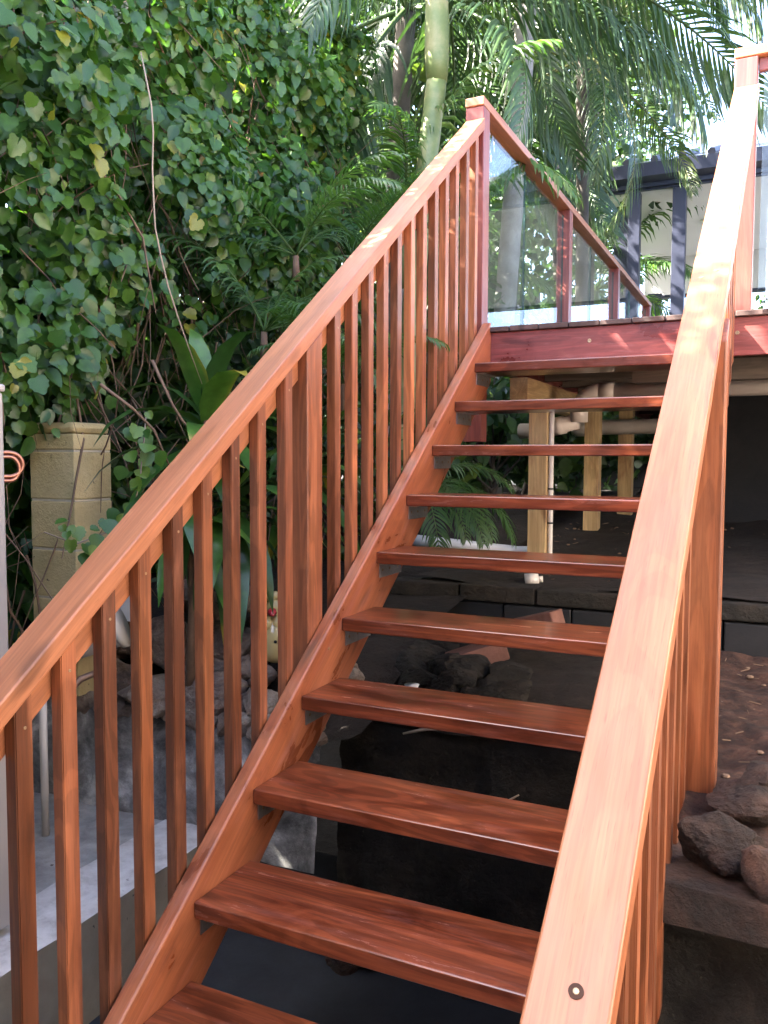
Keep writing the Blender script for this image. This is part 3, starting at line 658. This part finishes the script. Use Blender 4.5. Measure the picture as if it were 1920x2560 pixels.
# ================================================================== VINE HEDGE
HX = -1.16
def hface(y, z): return HX+.26*noise3((y, z, 0), 1.5, 4)+.12*noise3((y, z, 3), 3.4, 5)-.10*max(0, y-2.2)
def zbot(y): return 1.74+.52*max(0, y-1.35)
def hedge_points():
    P = []; Nn = []; dep = []
    rg = np.random.default_rng(3)
    # clumps of leaves on the face
    for i in range(640):
        y = rg.uniform(-3.2, 3.9); z = rg.uniform(max(1.45, zbot(y)-.1), 4.6)
        if noise3((y, z, 9), 1.7, 8) < -.16 and y > -.2 and z < 4.2 and rg.uniform() < .85: continue
        r = rg.uniform(.08, .26); cx = hface(y, z)-rg.uniform(-.02, .22)
        n = int(r*r*1600*(1 if z < 4 else .8))+4
        d = unit(rg.normal(size=(n, 3))); d[:, 0] = np.abs(d[:, 0])*.8; rr_ = r*rg.uniform(.55, 1.05, n)[:, None]
        P.append(np.array([cx, y, z])+d*rr_*np.array([.9, 1.1, 1.0])); Nn.append(d); dep.append(np.full(n, -cx))
    n = 38000                                                 # the body behind
    y = rg.uniform(-5.2, 3.9, n); z = 1.5+4.1*rg.uniform(0, 1, n); ok = z > np.array([zbot(a) for a in y])-.05
    y, z = y[ok], z[ok]; x = HX-.42-rg.uniform(0, 1, len(y))**1.1*1.3
    P.append(np.stack([x, y, z], 1)); Nn.append(unit(rg.normal(size=(len(y), 3))+np.array([.6, 0, .3]))); dep.append(-x)
    n = 9000                                                  # low leaf filler added to stop sun slipping under the hedge
    y = rg.uniform(-5.2, 3.9, n); x = rg.uniform(-2.7, -1.72, n); z = rg.uniform(.6, 2.4, n)
    P.append(np.stack([x, y, z], 1)); Nn.append(unit(rg.normal(size=(n, 3))+np.array([.6, 0, .3]))); dep.append(-x)
    # trailing strands hanging over the pillar and on the right
    for i in range(46):
        y = rg.uniform(.75, 3.4); z0 = zbot(y)+rg.uniform(.1, .5); L = rg.uniform(.12, .36) if y < 1.45 else rg.uniform(.15, .5); m_ = int(L*40)
        if 1.5 < y < 2.3 and i % 2: continue
        t = np.linspace(0, 1, m_); pp = np.stack([np.full(m_, hface(y, z0)+.05)+.06*np.sin(5*t+i), y+.06*np.sin(3*t+i*2)+rg.normal(0, .02, m_), z0-L*t], 1)
        P.append(pp+rg.normal(0, .02, (m_, 3))); Nn.append(unit(np.array([1, -.5, .3])+rg.normal(0, .4, (m_, 3)))); dep.append(np.full(m_, 1.1))
    return np.concatenate(P), np.concatenate(Nn), np.concatenate(dep)
P, NN, dep = hedge_points(); n = len(P)
# open the crown at the far end and top so that the sun finds gaps
htop = 5.55-1.15*np.clip((P[:, 1]+.75)/.9, 0, 1)+.12*np.sin(P[:, 1]*5.1)+.08*np.sin(P[:, 1]*11.3); keep = P[:, 2] < htop+RNG.normal(0, .07, n)
P, NN, dep = P[keep], NN[keep], dep[keep]; n = len(P)
nrm = unit(NN*.7+np.array([.5, -.4, .5])+RNG.normal(0, .42, (n, 3)))
tip = unit(np.stack([RNG.normal(.25, .4, n), RNG.normal(0, .6, n), RNG.normal(-.75, .35, n)], 1))
tip = unit(tip-nrm*np.sum(tip*nrm, 1, keepdims=True)*.8)
size = RNG.uniform(.028, .074, n); size = np.where(P[:, 0] < HX-.62, size*2.5, size); tint = np.clip(RNG.beta(2.0, 2.4, n)*.92, 0, 1)
yel = RNG.random(n); tint[yel < .018] = RNG.uniform(.87, .94, (yel < .018).sum()); tint[yel > .996] = RNG.uniform(.96, 1, (yel > .996).sum()); size[yel > .996] *= .7
hg = thing('vine_hedge', 'tall hedge of tangled vines with rounded lobed green leaves on the left', 'hedge', (-1.6, 1.5, .6))
q = px(P); vis = (q[:, 0] > 5) & (q[:, 0] < 860) & (q[:, 1] > 5) & (q[:, 1] < 1100)
score = np.where(vis, P[:, 0]*1.0+RNG.random(n)*.12+size*1.5-.06*q[:, 2], -99); big = np.argsort(-score)[:300]
mask = np.zeros(n, bool); mask[big] = True
LM = []
V_, F_ = TMPL['lobed']; VO, FO = TMPL['oval']
for kd, (Va, Fa) in (('lobed', (V_, F_)), ('oval', (VO, FO))):
    for t in (.08, .2, .32, .45, .6, .72, .9):
        LM.append((t, trimesh('leaf_'+kd, Va, np.array(Fa), M_VINE, np.full(len(Va), t))))
S_, T_, N_ = frames(tip, nrm)
for i in big:
    t = min(LM[:7] if RNG.random() < .8 else LM[7:], key=lambda a: abs(a[0]-tint[i]))
    s = size[i]; Mx = Matrix(((S_[i, 0]*s, T_[i, 0]*s, N_[i, 0]*s, P[i, 0]), (S_[i, 1]*s, T_[i, 1]*s, N_[i, 1]*s, P[i, 1]), (S_[i, 2]*s, T_[i, 2]*s, N_[i, 2]*s, P[i, 2]), (0, 0, 0, 1)))
    link('leaf', t[1], hg, Mx)
rest = ~mask; ov = RNG.random(n) < .22
for nm, sel, kd in (('foliage', rest & ~ov, 'lobed'), ('foliage', rest & ov, 'oval')):
    o = link(nm, leafmesh(nm, P[sel]-np.array(WM[hg.name].translation), tip[sel], nrm[sel], size[sel]*(1.25 if kd == 'oval' else 1), tint[sel], kd, M_VINE), hg, WM[hg.name]); o['kind'] = 'stuff'
# stems: dead twigs and brown vines inside
m = MB(); rs = random.Random(21)
for i in range(620):
    y = rs.uniform(-.3, 3.7); z = rs.uniform(.85, 3.6); x = HX-rs.uniform(.02, .5)
    p = Vector((x, y, z)); d = Vector((rs.uniform(-.3, .5), rs.uniform(-.5, .5), rs.choice([-1, -1, -.5, .4]))).normalized(); pts = [p]
    for k in range(4):
        d = (d+Vector((rs.uniform(-.3, .3), rs.uniform(-.4, .4), rs.uniform(-.35, .2)))).normalized(); p = p+d*rs.uniform(.08, .2); pts.append(p)
    rr0 = rs.choice([.0015, .002, .003, .005]); m.tube(pts, [rr0, rr0, rr0*.9, rr0*.7, rr0*.4], 4, False)
o = m.build('stems', M_STEM, hg, None, True); o['kind'] = 'stuff'
hv = MB().tube([at(352, 130, 3.05), at(366, 200, 3.0), at(378, 260, 2.95), at(383, 330, 2.92), at(381, 420, 2.9), at(384, 500, 2.87), at(388, 570, 2.85), at(402, 640, 2.85), at(420, 715, 2.85), at(444, 790, 2.87), at(470, 865, 2.9), at(505, 960, 3.0)], [.0015]+[.0026]*9+[.002, .0015], 6).build('hanging_vine', M_PSTEM, None, None, True)
tag(hv, 'long bare pale vine stem hanging down the hedge', 'vine')
for i, (pts, lb) in enumerate((([at(250, 960, 2.95), at(330, 1020, 2.95), at(385, 1075, 3.0), at(430, 1180, 3.0)], 'brown forked twig hanging in front of the dark hedge base'),
                               ([at(380, 900, 3.1), at(430, 1010, 3.1), at(455, 1050, 3.1), at(520, 1130, 3.15)], 'thin brown twig beside the broad strap leaves'))):
    tag(MB().tube(pts, [.006, .005, .0045, .003], 6).build('dry_twig', M_STEM, None, None, True), lb, 'twig')

# ================================================================== STRAP-LEAVED PLANTS
def strap_leaf(parent, base, d, L, wd, droop, t):
    side = Vector(d).cross(Vector((0, 0, 1))).normalized() if abs(Vector(d).normalized().z) < .97 else Vector((1, 0, 0))
    v, f = blade(base, d, L, wd, droop, side, 5, .18); M0 = WM[parent.name]; o0 = M0.translation
    A = np.array([tuple(Vector(a)-o0) for a in v]); tn = np.full(len(A), t); tn[1::3] = min(1, t+.22) if RNG.random() < .4 else t; tn[-4:] = .97 if RNG.random() < .3 else t
    return link('leaf', trimesh('strap_leaf', A, np.array(f), M_STRAP, tn), parent, M0)
rs = random.Random(4)
def strap_plant(label, base, stem, nleaf, L, wd, seed, lean=(0, 0), e0=1.25, er=1.75):
    r = random.Random(seed); t = thing('strap_leaf_plant', label, 'plant', base, 'broad-leaved garden plants'); b = Vector(base); top = b+Vector((lean[0], lean[1], stem))
    MB().tube([b, b.lerp(top, .5)+Vector((.01, .01, 0)), top], [.018, .016, .014], 8).build('stem', M_STEM, t, None, True)
    for i in range(nleaf):
        a = i*2.4+r.uniform(-.3, .3); e = e0-er*(i/nleaf)+r.uniform(-.15, .15)
        strap_leaf(t, top-Vector((0, 0, .16*i/nleaf)), (math.cos(a)*math.cos(e), math.sin(a)*math.cos(e), math.sin(e)), L*r.uniform(.75, 1.1), wd*r.uniform(.8, 1.15), .38+.25*r.random(), r.choice([.1, .2, .35, .45, .55, .7]))
    return t
c1 = at(515, 1035, 3.35); strap_plant('broad glossy strap-leaved plant rising behind the middle of the left handrail', (c1.x, c1.y, .72), c1.z-.72, 20, .52, .105, 3)
c2 = at(585, 1230, 3.3); strap_plant('drooping strap-leaved plant with yellowed leaf edges behind the left balusters', (c2.x, c2.y, .62), c2.z-.62, 24, .48, .085, 6, e0=.8, er=2.0)
c3 = at(470, 1240, 3.15); strap_plant('small strap-leaved plant hanging near the white plank', (c3.x, c3.y, .6), c3.z-.6, 18, .42, .08, 8, e0=.7, er=1.9)
c4 = at(760, 1150, 3.6); strap_plant('dark strap-leaved plant behind the left mid post', (c4.x, c4.y, .7), c4.z-.7, 20, .5, .08, 12, e0=.9, er=2.0)
# round-leaved creeper in front of the pillar
rc = thing('round_leaf_creeper', 'creeper with small round bright leaves between the pillar and the handrail', 'creeper', tuple(at(360, 1250, 2.95)))
line = [at(365, 1040, 3.0), at(358, 1120, 2.97), at(350, 1200, 2.95), at(330, 1290, 2.95), at(270, 1330, 2.9), at(190, 1360, 2.9), at(110, 1330, 2.9)]
MB().tube(line, .0025, 5).build('stem', M_PSTEM, rc, None, True)
lmesh = [trimesh('round_leaf', TMPL['lobed' if j % 2 else 'oval'][0]*np.array([1.5 if j % 2 == 0 else 1, 1, 1]), np.array(TMPL['lobed' if j % 2 else 'oval'][1]), M_VINE, np.full(len(TMPL['lobed' if j % 2 else 'oval'][0]), (.3, .5, .68, .8)[j])) for j in range(4)]
for i in range(46):
    s = rs.random()*(len(line)-1.001); k = int(s); p = line[k].lerp(line[k+1], s-k)+Vector((rs.uniform(-.05, .05), rs.uniform(-.05, .05), rs.uniform(-.05, .05)))
    zz = (CAMP-p).normalized()*.8+Vector((rs.uniform(-.5, .5), rs.uniform(-.5, .5), rs.uniform(0, .9))); Mx = frame(p, Vector((rs.uniform(-1, 1), rs.uniform(-1, 1), rs.uniform(-.3, .3))).cross(zz), zz.cross(Vector((0, 0, 1)))) 
    zz.normalize(); yv = Vector((rs.uniform(-.6, .6), rs.uniform(-.6, .6), -1)); yv = (yv-zz*yv.dot(zz)).normalized(); xv = yv.cross(zz)
    sz = rs.uniform(.028, .058)
    link('leaf', lmesh[i % 4], rc, Matrix(((xv.x*sz, yv.x*sz, zz.x*sz, p.x), (xv.y*sz, yv.y*sz, zz.y*sz, p.y), (xv.z*sz, yv.z*sz, zz.z*sz, p.z), (0, 0, 0, 1))))

# ================================================================== PALMS
FR = {}
def frond(kind, elev, seed):
    key = (kind, round(elev, 1), seed)
    if key not in FR:
        if kind == 'big': FR[key] = frond_mesh('frond_big', 2.5, elev, 1.5, .70, .027, 48, 1.25, M_PALM, .45, seed)
        elif kind == 'wild': FR[key] = frond_mesh('frond_wild', 2.2, elev, 1.7, .5, .022, 42, 1.0, M_PALM, .66, seed)
        elif kind == 'bright': FR[key] = frond_mesh('frond_bright', 1.7, elev, 1.5, .42, .030, 34, .6, M_PALMB, .55, seed)
        else: FR[key] = frond_mesh('frond_small', .95, elev, 1.5, .27, .019, 26, .5, M_PALMB, .4, seed)
    return FR[key]
def palm(label, base, top, r0, r1, nf, kind, tmat, seed, scale=1.0, shaft=.0, emin=-.5, emax=1.25, group='palms behind the stairs', azs=None):
    rp = random.Random(seed); t = thing('palm_tree', label, 'palm', base, group); b = Vector(base); tp = Vector(top)
    zs = tp-Vector((0, 0, shaft)) if shaft else tp
    K = 34; pts = []; rad_ = []
    for i in range(K+1):
        s = i/K; pts.append(b.lerp(zs, s)+Vector((.04*math.sin(3*s+seed), .04*math.sin(2*s+seed*2), 0))); rad_.append((r0+(r1-r0)*s)*(1+.035*(1 if i % 3 == 0 else 0)))
    MB().tube(pts, rad_, 14).build('trunk', tmat, t, None, True)
    if shaft:
        q = pts[-1]; dd = tp-q
        MB().tube([q-dd*.02, q+dd*.12, q+dd*.3, q+dd*.6, q+dd*.85, tp+dd*.1], [r1*1.02, r1*1.2, r1*1.22, r1*1.05, r1*.85, r1*.45], 14).build('crownshaft', M_SHAFT, t, None, True)
    for i in range(nf):
        a = (azs[i % len(azs)] if azs else i*2.399)+rp.uniform(-.25, .25); e = emax-(emax-emin)*((i+.5)/nf)
        M0 = T(*tp) @ Matrix.Rotation(a, 4, 'Z') @ Matrix.Rotation(rp.uniform(-.5, .5), 4, 'X') @ Matrix.Scale(scale*rp.uniform(.88, 1.1), 4)
        link('frond', frond(kind, round(e*2.5)/2.5, i % 2), t, M0)
    return t
palm('slim palm with green crownshaft rising just left of the top stair post', (-.92, 3.72, .9), (-.70, 3.80, 4.75), .068, .062, 10, 'big', M_SHAFT, 3, 1.0, .95, -.3, 1.2, azs=[.15, .9, 1.7, 2.5, 3.2, -2.6, -.35])
palm('grey ringed palm trunk behind the glass balustrade', (-.87, 5.6, .9), (-.72, 5.7, 5.9), .09, .08, 12, 'big', M_TRUNKL, 5, .95, .8, -.4, 1.1, azs=[.5, 1.4, 2.1, 2.9, -2.5, -1.8, -1.1])
palm('palm with drooping fronds over the verandah roof corner', (-.62, 7.3, .9), (-.55, 7.3, 5.35), .065, .06, 14, 'wild', M_TRUNKD, 7, .92, 0, -.7, 1.0)
palm('dark palm left of the slim palm with hanging leaflets', (-1.35, 4.5, .9), (-1.25, 4.6, 4.7), .08, .07, 16, 'big', M_TRUNKD, 9, 1.0, 0, -.7, 1.1)
palm('tall dark palm at the back behind the stair rail', (-1.1, 6.6, .9), (-1.0, 6.7, 6.2), .08, .07, 16, 'big', M_TRUNKD, 11, 1.15, 0, -.8, 1.0)
palm('tall palm behind the verandah palm against the white sky', (-.95, 9.6, .9), (-.9, 9.6, 7.4), .07, .06, 12, 'wild', M_TRUNKD, 15, 1.1, .5, -.3, .9, azs=[1.2, 1.9, 2.6, 3.3, -2.4, -1.7])
palm('short cane palm with yellowish stems left of the stair rail', (-1.25, 4.1, .8), (-1.05, 4.1, 3.1), .03, .026, 7, 'bright', M_TRUNKL, 17, .8, .5, .3, 1.3)
palm('bright sunlit palm deep in the garden behind the hedge', (-2.2, 7.2, .9), (-2.2, 7.2, 3.6), .06, .05, 12, 'bright', M_TRUNKD, 19, 1.2, 0, -.3, 1.2)
palm('pale sunlit palm glimpsed through the glass', (-1.0, 10.3, .9), (-1.0, 10.3, 3.7), .06, .05, 11, 'bright', M_TRUNKD, 23, 1.1, .4, -.4, 1.2)
def fern(label, base, nf, seed, scale, azc, spread, e0=.1, e1=1.1):
    rp = random.Random(seed); t = thing('small_palm', label, 'palm', base, 'young palms in the garden bed'); b = Vector(base)
    MB().tube([b-Vector((0, 0, .12)), b], [.02, .014], 8).build('stem', M_STEM, t, None, True)
    for i in range(nf):
        a = azc+spread*((i+.5)/nf-.5)*2+rp.uniform(-.2, .2); e = rp.uniform(e0, e1)
        link('frond', frond('small', round(e*2.5)/2.5, i % 3), t, T(*base) @ Matrix.Rotation(a, 4, 'Z') @ Matrix.Rotation(rp.uniform(-.3, .3), 4, 'X') @ Matrix.Scale(scale*rp.uniform(.85, 1.15), 4))
c = at(660, 830, 4.0); fern('young palm with thin arching leaflets under the hedge end', tuple(c), 9, 31, .72, 1.6, 2.2, .5, 1.3)
c = at(860, 960, 3.75); fern('young palm poking leaf tips through the upper balusters', tuple(c), 6, 33, .55, -1.2, 1.2, .3, 1.1)
c = at(740, 640, 4.3); fern('young palm in deep shade below the cane palm', tuple(c), 9, 35, .75, 2.0, 2.6, .2, 1.2)
c = at(1035, 1190, 3.95); fern('young palm drooping under the upper treads', tuple(c), 7, 37, .62, -.3, .9, -.2, .5)
c = at(880, 640, 4.9); fern('young palm with stiff dark leaflets behind the stair handrail', tuple(c), 9, 39, .8, 1.5, 2.2, .6, 1.4)

# ================================================================== BACKGROUND TREES
def tree(label, base, h, cr, nleaf, seed, lsz=.12, trunk=.08, group='trees behind the garden', bright=.0):
    rg = np.random.default_rng(seed); t = thing('garden_tree', label, 'tree', base, group); b = Vector(base); rp = random.Random(seed)
    m = MB(); m.tube([b, b+Vector((.1, .05, h*.45)), b+Vector((.05, -.05, h*.75))], [trunk, trunk*.8, trunk*.5], 8)
    cs = []
    for i in range(16):
        a = rp.uniform(0, 6.28); e = rp.uniform(-.5, 1.1); c = b+Vector((cr*.8*math.cos(a)*math.cos(e), cr*.8*math.sin(a)*math.cos(e), h*.72+cr*.75*math.sin(e))); cs.append(c)
        st_ = b+Vector((.08, 0, h*rp.uniform(.35, .7))); m.tube([st_, st_.lerp(c, .55)+Vector((0, 0, .12)), c], [trunk*.35, trunk*.22, .008], 5)
    m.build('trunk', M_TRUNKD, t, None, True)
    k = nleaf//16; Pc = []
    for c in cs:
        d = unit(rg.normal(size=(k, 3))); Pc.append(np.array(c)+d*(cr*.48*rg.uniform(.35, 1, k)**.6)[:, None])
    Pc = np.concatenate(Pc); n_ = len(Pc); nr = unit(rg.normal(size=(n_, 3))+np.array([0, -.3, .7])); tp_ = unit(rg.normal(size=(n_, 3))+np.array([0, 0, -.6]))
    o = link('crown', leafmesh('crown', Pc-np.array(base), tp_, nr, rg.uniform(.6, 1.2, n_)*lsz, np.clip(rg.normal(.4+bright, .25, n_), 0, 1), 'oval', M_TREE), t, WM[t.name]); o['kind'] = 'stuff'
    return t
tree('dark leafy tree behind the vine hedge at the top left', (-3.6, 5.2, .8), 4.6, 2.2, 3400, 51, .15)
tree('dense tree behind the palms in the middle', (-3.5, 8.6, .9), 5.2, 2.3, 5200, 52, .12)
tree('leafy shrub-like tree behind the cane palm', (-2.0, 5.4, .9), 2.4, 1.2, 2200, 53, .12)
tree('low bright tree beyond the glass balustrade', (-1.75, 11.5, 1.2), 2.1, 1.1, 1800, 54, .10, .05, bright=.35)
tree('dense dark tree directly behind the palm crowns', (-1.7, 10.6, 1.2), 6.4, 2.0, 4600, 59, .11, .1)
tree('tall dark tree far behind the palms', (-5.0, 13, 1.5), 7.5, 3.4, 3600, 55, .24, .14)
tree('dark tree behind the verandah roof', (-3.4, 16, 1.6), 5.0, 2.4, 4000, 56, .15, .12)
tree('feathery tree at the top right against the sky', (-2.8, 17, 1.6), 8.5, 2.2, 2600, 57, .13, .1)
tree('dark shrub under the hedge behind the strap-leaved plants', (-2.1, 2.7, .9), 1.1, .85, 2600, 66, .09, .03, 'low dark shrubs in the garden')
tree('dark shrub filling the gap behind the cane palm', (-2.3, 3.9, .9), 1.5, 1.0, 2600, 67, .10, .03, 'low dark shrubs in the garden')
tree('low dark shrub behind the upper balusters', (-1.25, 3.2, .8), .7, .6, 2000, 68, .08, .025, 'low dark shrubs in the garden')
tree('dense low shrub beside the deck posts', (-.75, 4.9, .9), .9, .75, 1500, 61, .13, .03, 'low dark shrubs in the garden')
tree('dark shrub hugging the left side of the deck', (-.9, 6.4, .95), 1.0, .85, 1500, 62, .14, .03, 'low dark shrubs in the garden')
tree('dark shrub behind the glass balustrade near the ringed palm', (-2.0, 6.2, .95), 1.5, 1.0, 1800, 63, .14, .03, 'low dark shrubs in the garden')
tree('dark shrub at the foot of the white garden wall', (-2.4, 9.4, 1.2), 1.6, 1.2, 1800, 64, .16, .03, 'low dark shrubs in the garden')
tree('shrub deep under the left edge of the deck', (-.75, 8.3, 1.1), .8, .8, 1300, 65, .13, .03, 'low dark shrubs in the garden')
tree('small shrub growing behind the verandah posts', (.2, 14.2, 1.9), 1.9, 1.0, 1500, 58, .13, .04, bright=.15)

# ================================================================== HOUSE
hs = thing('verandah_house', 'white-ceilinged verandah with dark posts, gutter and tiled roof beyond the deck', 'house', (1.5, 9.2, 2.09))
MB().box((-.75, 8.98, 4.575), (7, 9.02, 4.62)).add([(-.75, 8.86, 4.66), (7, 8.86, 4.66), (7, 8.98, 4.62), (-.75, 8.98, 4.62), (-.75, 8.84, 4.80), (7, 8.84, 4.80), (7, 8.98, 4.80), (-.75, 8.98, 4.80)], BOXF).build('gutter', M_NAVY, hs)
MB().box((-.73, 9.02, 4.55), (7, 9.06, 4.83)).build('fascia', M_NAVY, hs)
MB().box((-.7, 9.06, 4.56), (7, 12.6, 4.60)).build('ceiling', M_SOFFIT, hs)
rf = MB().add([(-.78, 8.86, 4.81), (7, 8.86, 4.81), (7, 11.6, 5.78), (.9, 11.6, 5.78)], [(0, 1, 2, 3)]).build('roof', M_TILE, hs)
for i in range(26):
    x = -.7+.3*i; top = (11.6-8.86)*min(1, max(.05, (x+.78)/1.7)); a = Vector((x, 8.85, 4.825)); b = Vector((x, 8.85+top, 4.825+top*.354))
    MB().tube([a, b], .045, 6).build('tile_row', M_TILE, rf)
for (x0, x1, y0, zt) in ((-.40, -.27, 9.03, 4.55), (.086, .231, 9.03, 4.55), (-.66, -.48, 9.6, 4.55), (2.4, 2.55, 9.03, 4.55), (-.62, -.42, 12.3, 4.0)):
    wbox('verandah_post', (x0, y0, 1.9), (x1, y0+.14, zt), M_NAVY, hs, 'z', .004)
MB().box((-.7, 12.5, 4.0), (7, 12.62, 4.558)).build('rear_beam', M_SOFFIT, hs)
MB().box((-.7, 12.48, 3.96), (7, 12.64, 3.999)).build('rear_track', M_NAVY, hs)
MB().lathe([(.13, 0), (.14, .02), (.10, .03), (.05, .015)], 20, (.38, 10.6, 4.53)).build('ceiling_light', M_WHITE, hs, None, True)
MB().box((-.7, 9.06, 1.9), (7, 13.5, 2.08)).build('verandah_floor', M_CONC, hs)
wg = thing('weatherboard_wing', 'bright white weatherboard wing of the house right of the stairs', 'house', (3, 6, 2.09))
for i in range(16):
    z = 2.1+.15*i; MB().add([(1.13, 6.0, z), (5, 6.0, z), (5, 6.1, z), (1.13, 6.1, z), (1.13, 6.018, z+.148), (5, 6.018, z+.148), (5, 6.1, z+.148), (1.13, 6.1, z+.148)], BOXF).build('weatherboard', M_WBOARD, wg)
fw_ = thing('white_garden_wall', 'sunlit white rendered wall beyond the glass balustrade', 'wall', (-2.6, 13.2, 1.2))
MB().box((-6, 13.1, 1.0), (-.95, 13.3, 4.06)).build('wall', M_WBOARD, fw_)
MB().box((-6.1, 13.0, 4.062), (-.9, 13.4, 4.14)).build('coping', M_NAVY, fw_)

MB().box((-.9, 9.08, .7), (7, 9.2, 1.898)).build('foundation_wall', M_BLACK, hs)
# ================================================================== UNSEEN FENCE added behind the hedge to block light
fe = thing('added_backing_fence', 'unseen dark paling fence added behind the vine hedge to block light', 'fence', (-2.75, 1.5, .1))
pm = MB().box((-.012, -.058, 0), (.012, .058, 2.05)); pmesh = mesh('paling', pm.v, pm.f, M_JOIST)
for i in range(84):
    y = -5+.124*i; link('paling', pmesh, fe, T(-2.75+.006*(i % 2), y, .15+.12*max(0, min(6, y-1))+random.uniform(-.01, .01)))
for z in (.6, 1.6): MB().box((-2.85, -5, z), (-2.775, 5.4, z+.09)).build('fence_rail', M_JOIST, fe)
us_ = MB().box((.78, 4.62, .95), (6.5, 4.66, 1.92)).build('underdeck_shade_sheet', M_BLACK, dk)  # black sheet added to stand in for the shade deep under the deck
# litter on the damp soil: twigs, chips and pebbles
m = MB(); rl = random.Random(77)
for i in range(420):
    x = rl.uniform(1.06, 2.4) if i % 2 else rl.uniform(0, 2.0); y = rl.uniform(.72, 2.5) if i % 2 else rl.uniform(2.75, 4.5)
    z = (.60+.05*(y-1)) if i % 2 else .90+.22*sstep(2.6, 5.5, y)
    a = rl.uniform(0, 6.28); L = rl.uniform(.008, .045)
    if i % 3: m.tube([(x, y, z+.004), (x+L*math.cos(a), y+L*math.sin(a), z+.007+rl.uniform(0, .006))], rl.uniform(.001, .0022), 4)
    else:
        q = rl.uniform(.005, .014); m.lathe([(q*.5, 0), (q, q*.4), (q*.7, q*.8)], 6, (x, y, z-.002))
tag(m.build('soil_litter', M_STEM), 'scattered twigs, chips and pebbles on the damp red soil', 'litter', kind='stuff')
# unseen wall behind the viewer, added to keep low light off the stair fronts
M_BROWN = plain('dark_brown_render', (.11, .085, .065), .9, 0, 6, .2, .3, 60)
lw = thing('unseen_shade_wall', 'unseen brown wall added behind the viewer to shade the stair fronts', 'wall', (1, -2.8, -.19))
MB().box((-5.5, -3.0, -.19), (3.5, -2.8, 3.1)).build('wall', M_BROWN, lw)
MB().box((-5.5, -3.1, 3.102), (3.5, -2.55, 3.2)).build('eave', M_NAVY, lw)
wbox('door', (1.6, -2.798, -.185), (2.5, -2.76, 1.9), M_NAVY, lw, 'z', .003)
# unseen sunlit wall added right of the yard to bounce warm light
nw = thing('unseen_bounce_wall', 'unseen sunlit cream wall added right of the yard for warm bounce', 'wall', (3.7, 0, -.19))
M_CREAM = plain('cream_render', (.50, .445, .385), .85, 0, 4, .08, .3, 60)
MB().box((3.6, -5, -.19), (3.8, 2.5, 3.6)).build('wall', M_CREAM, nw)
MB().box((3.3, -5.1, 3.602), (3.9, 2.6, 3.72)).build('eave', M_NAVY, nw)
wbox('window_frame', (3.575, -1.2, 1.0), (3.598, .2, 2.2), M_NAVY, nw, 'y', .003)
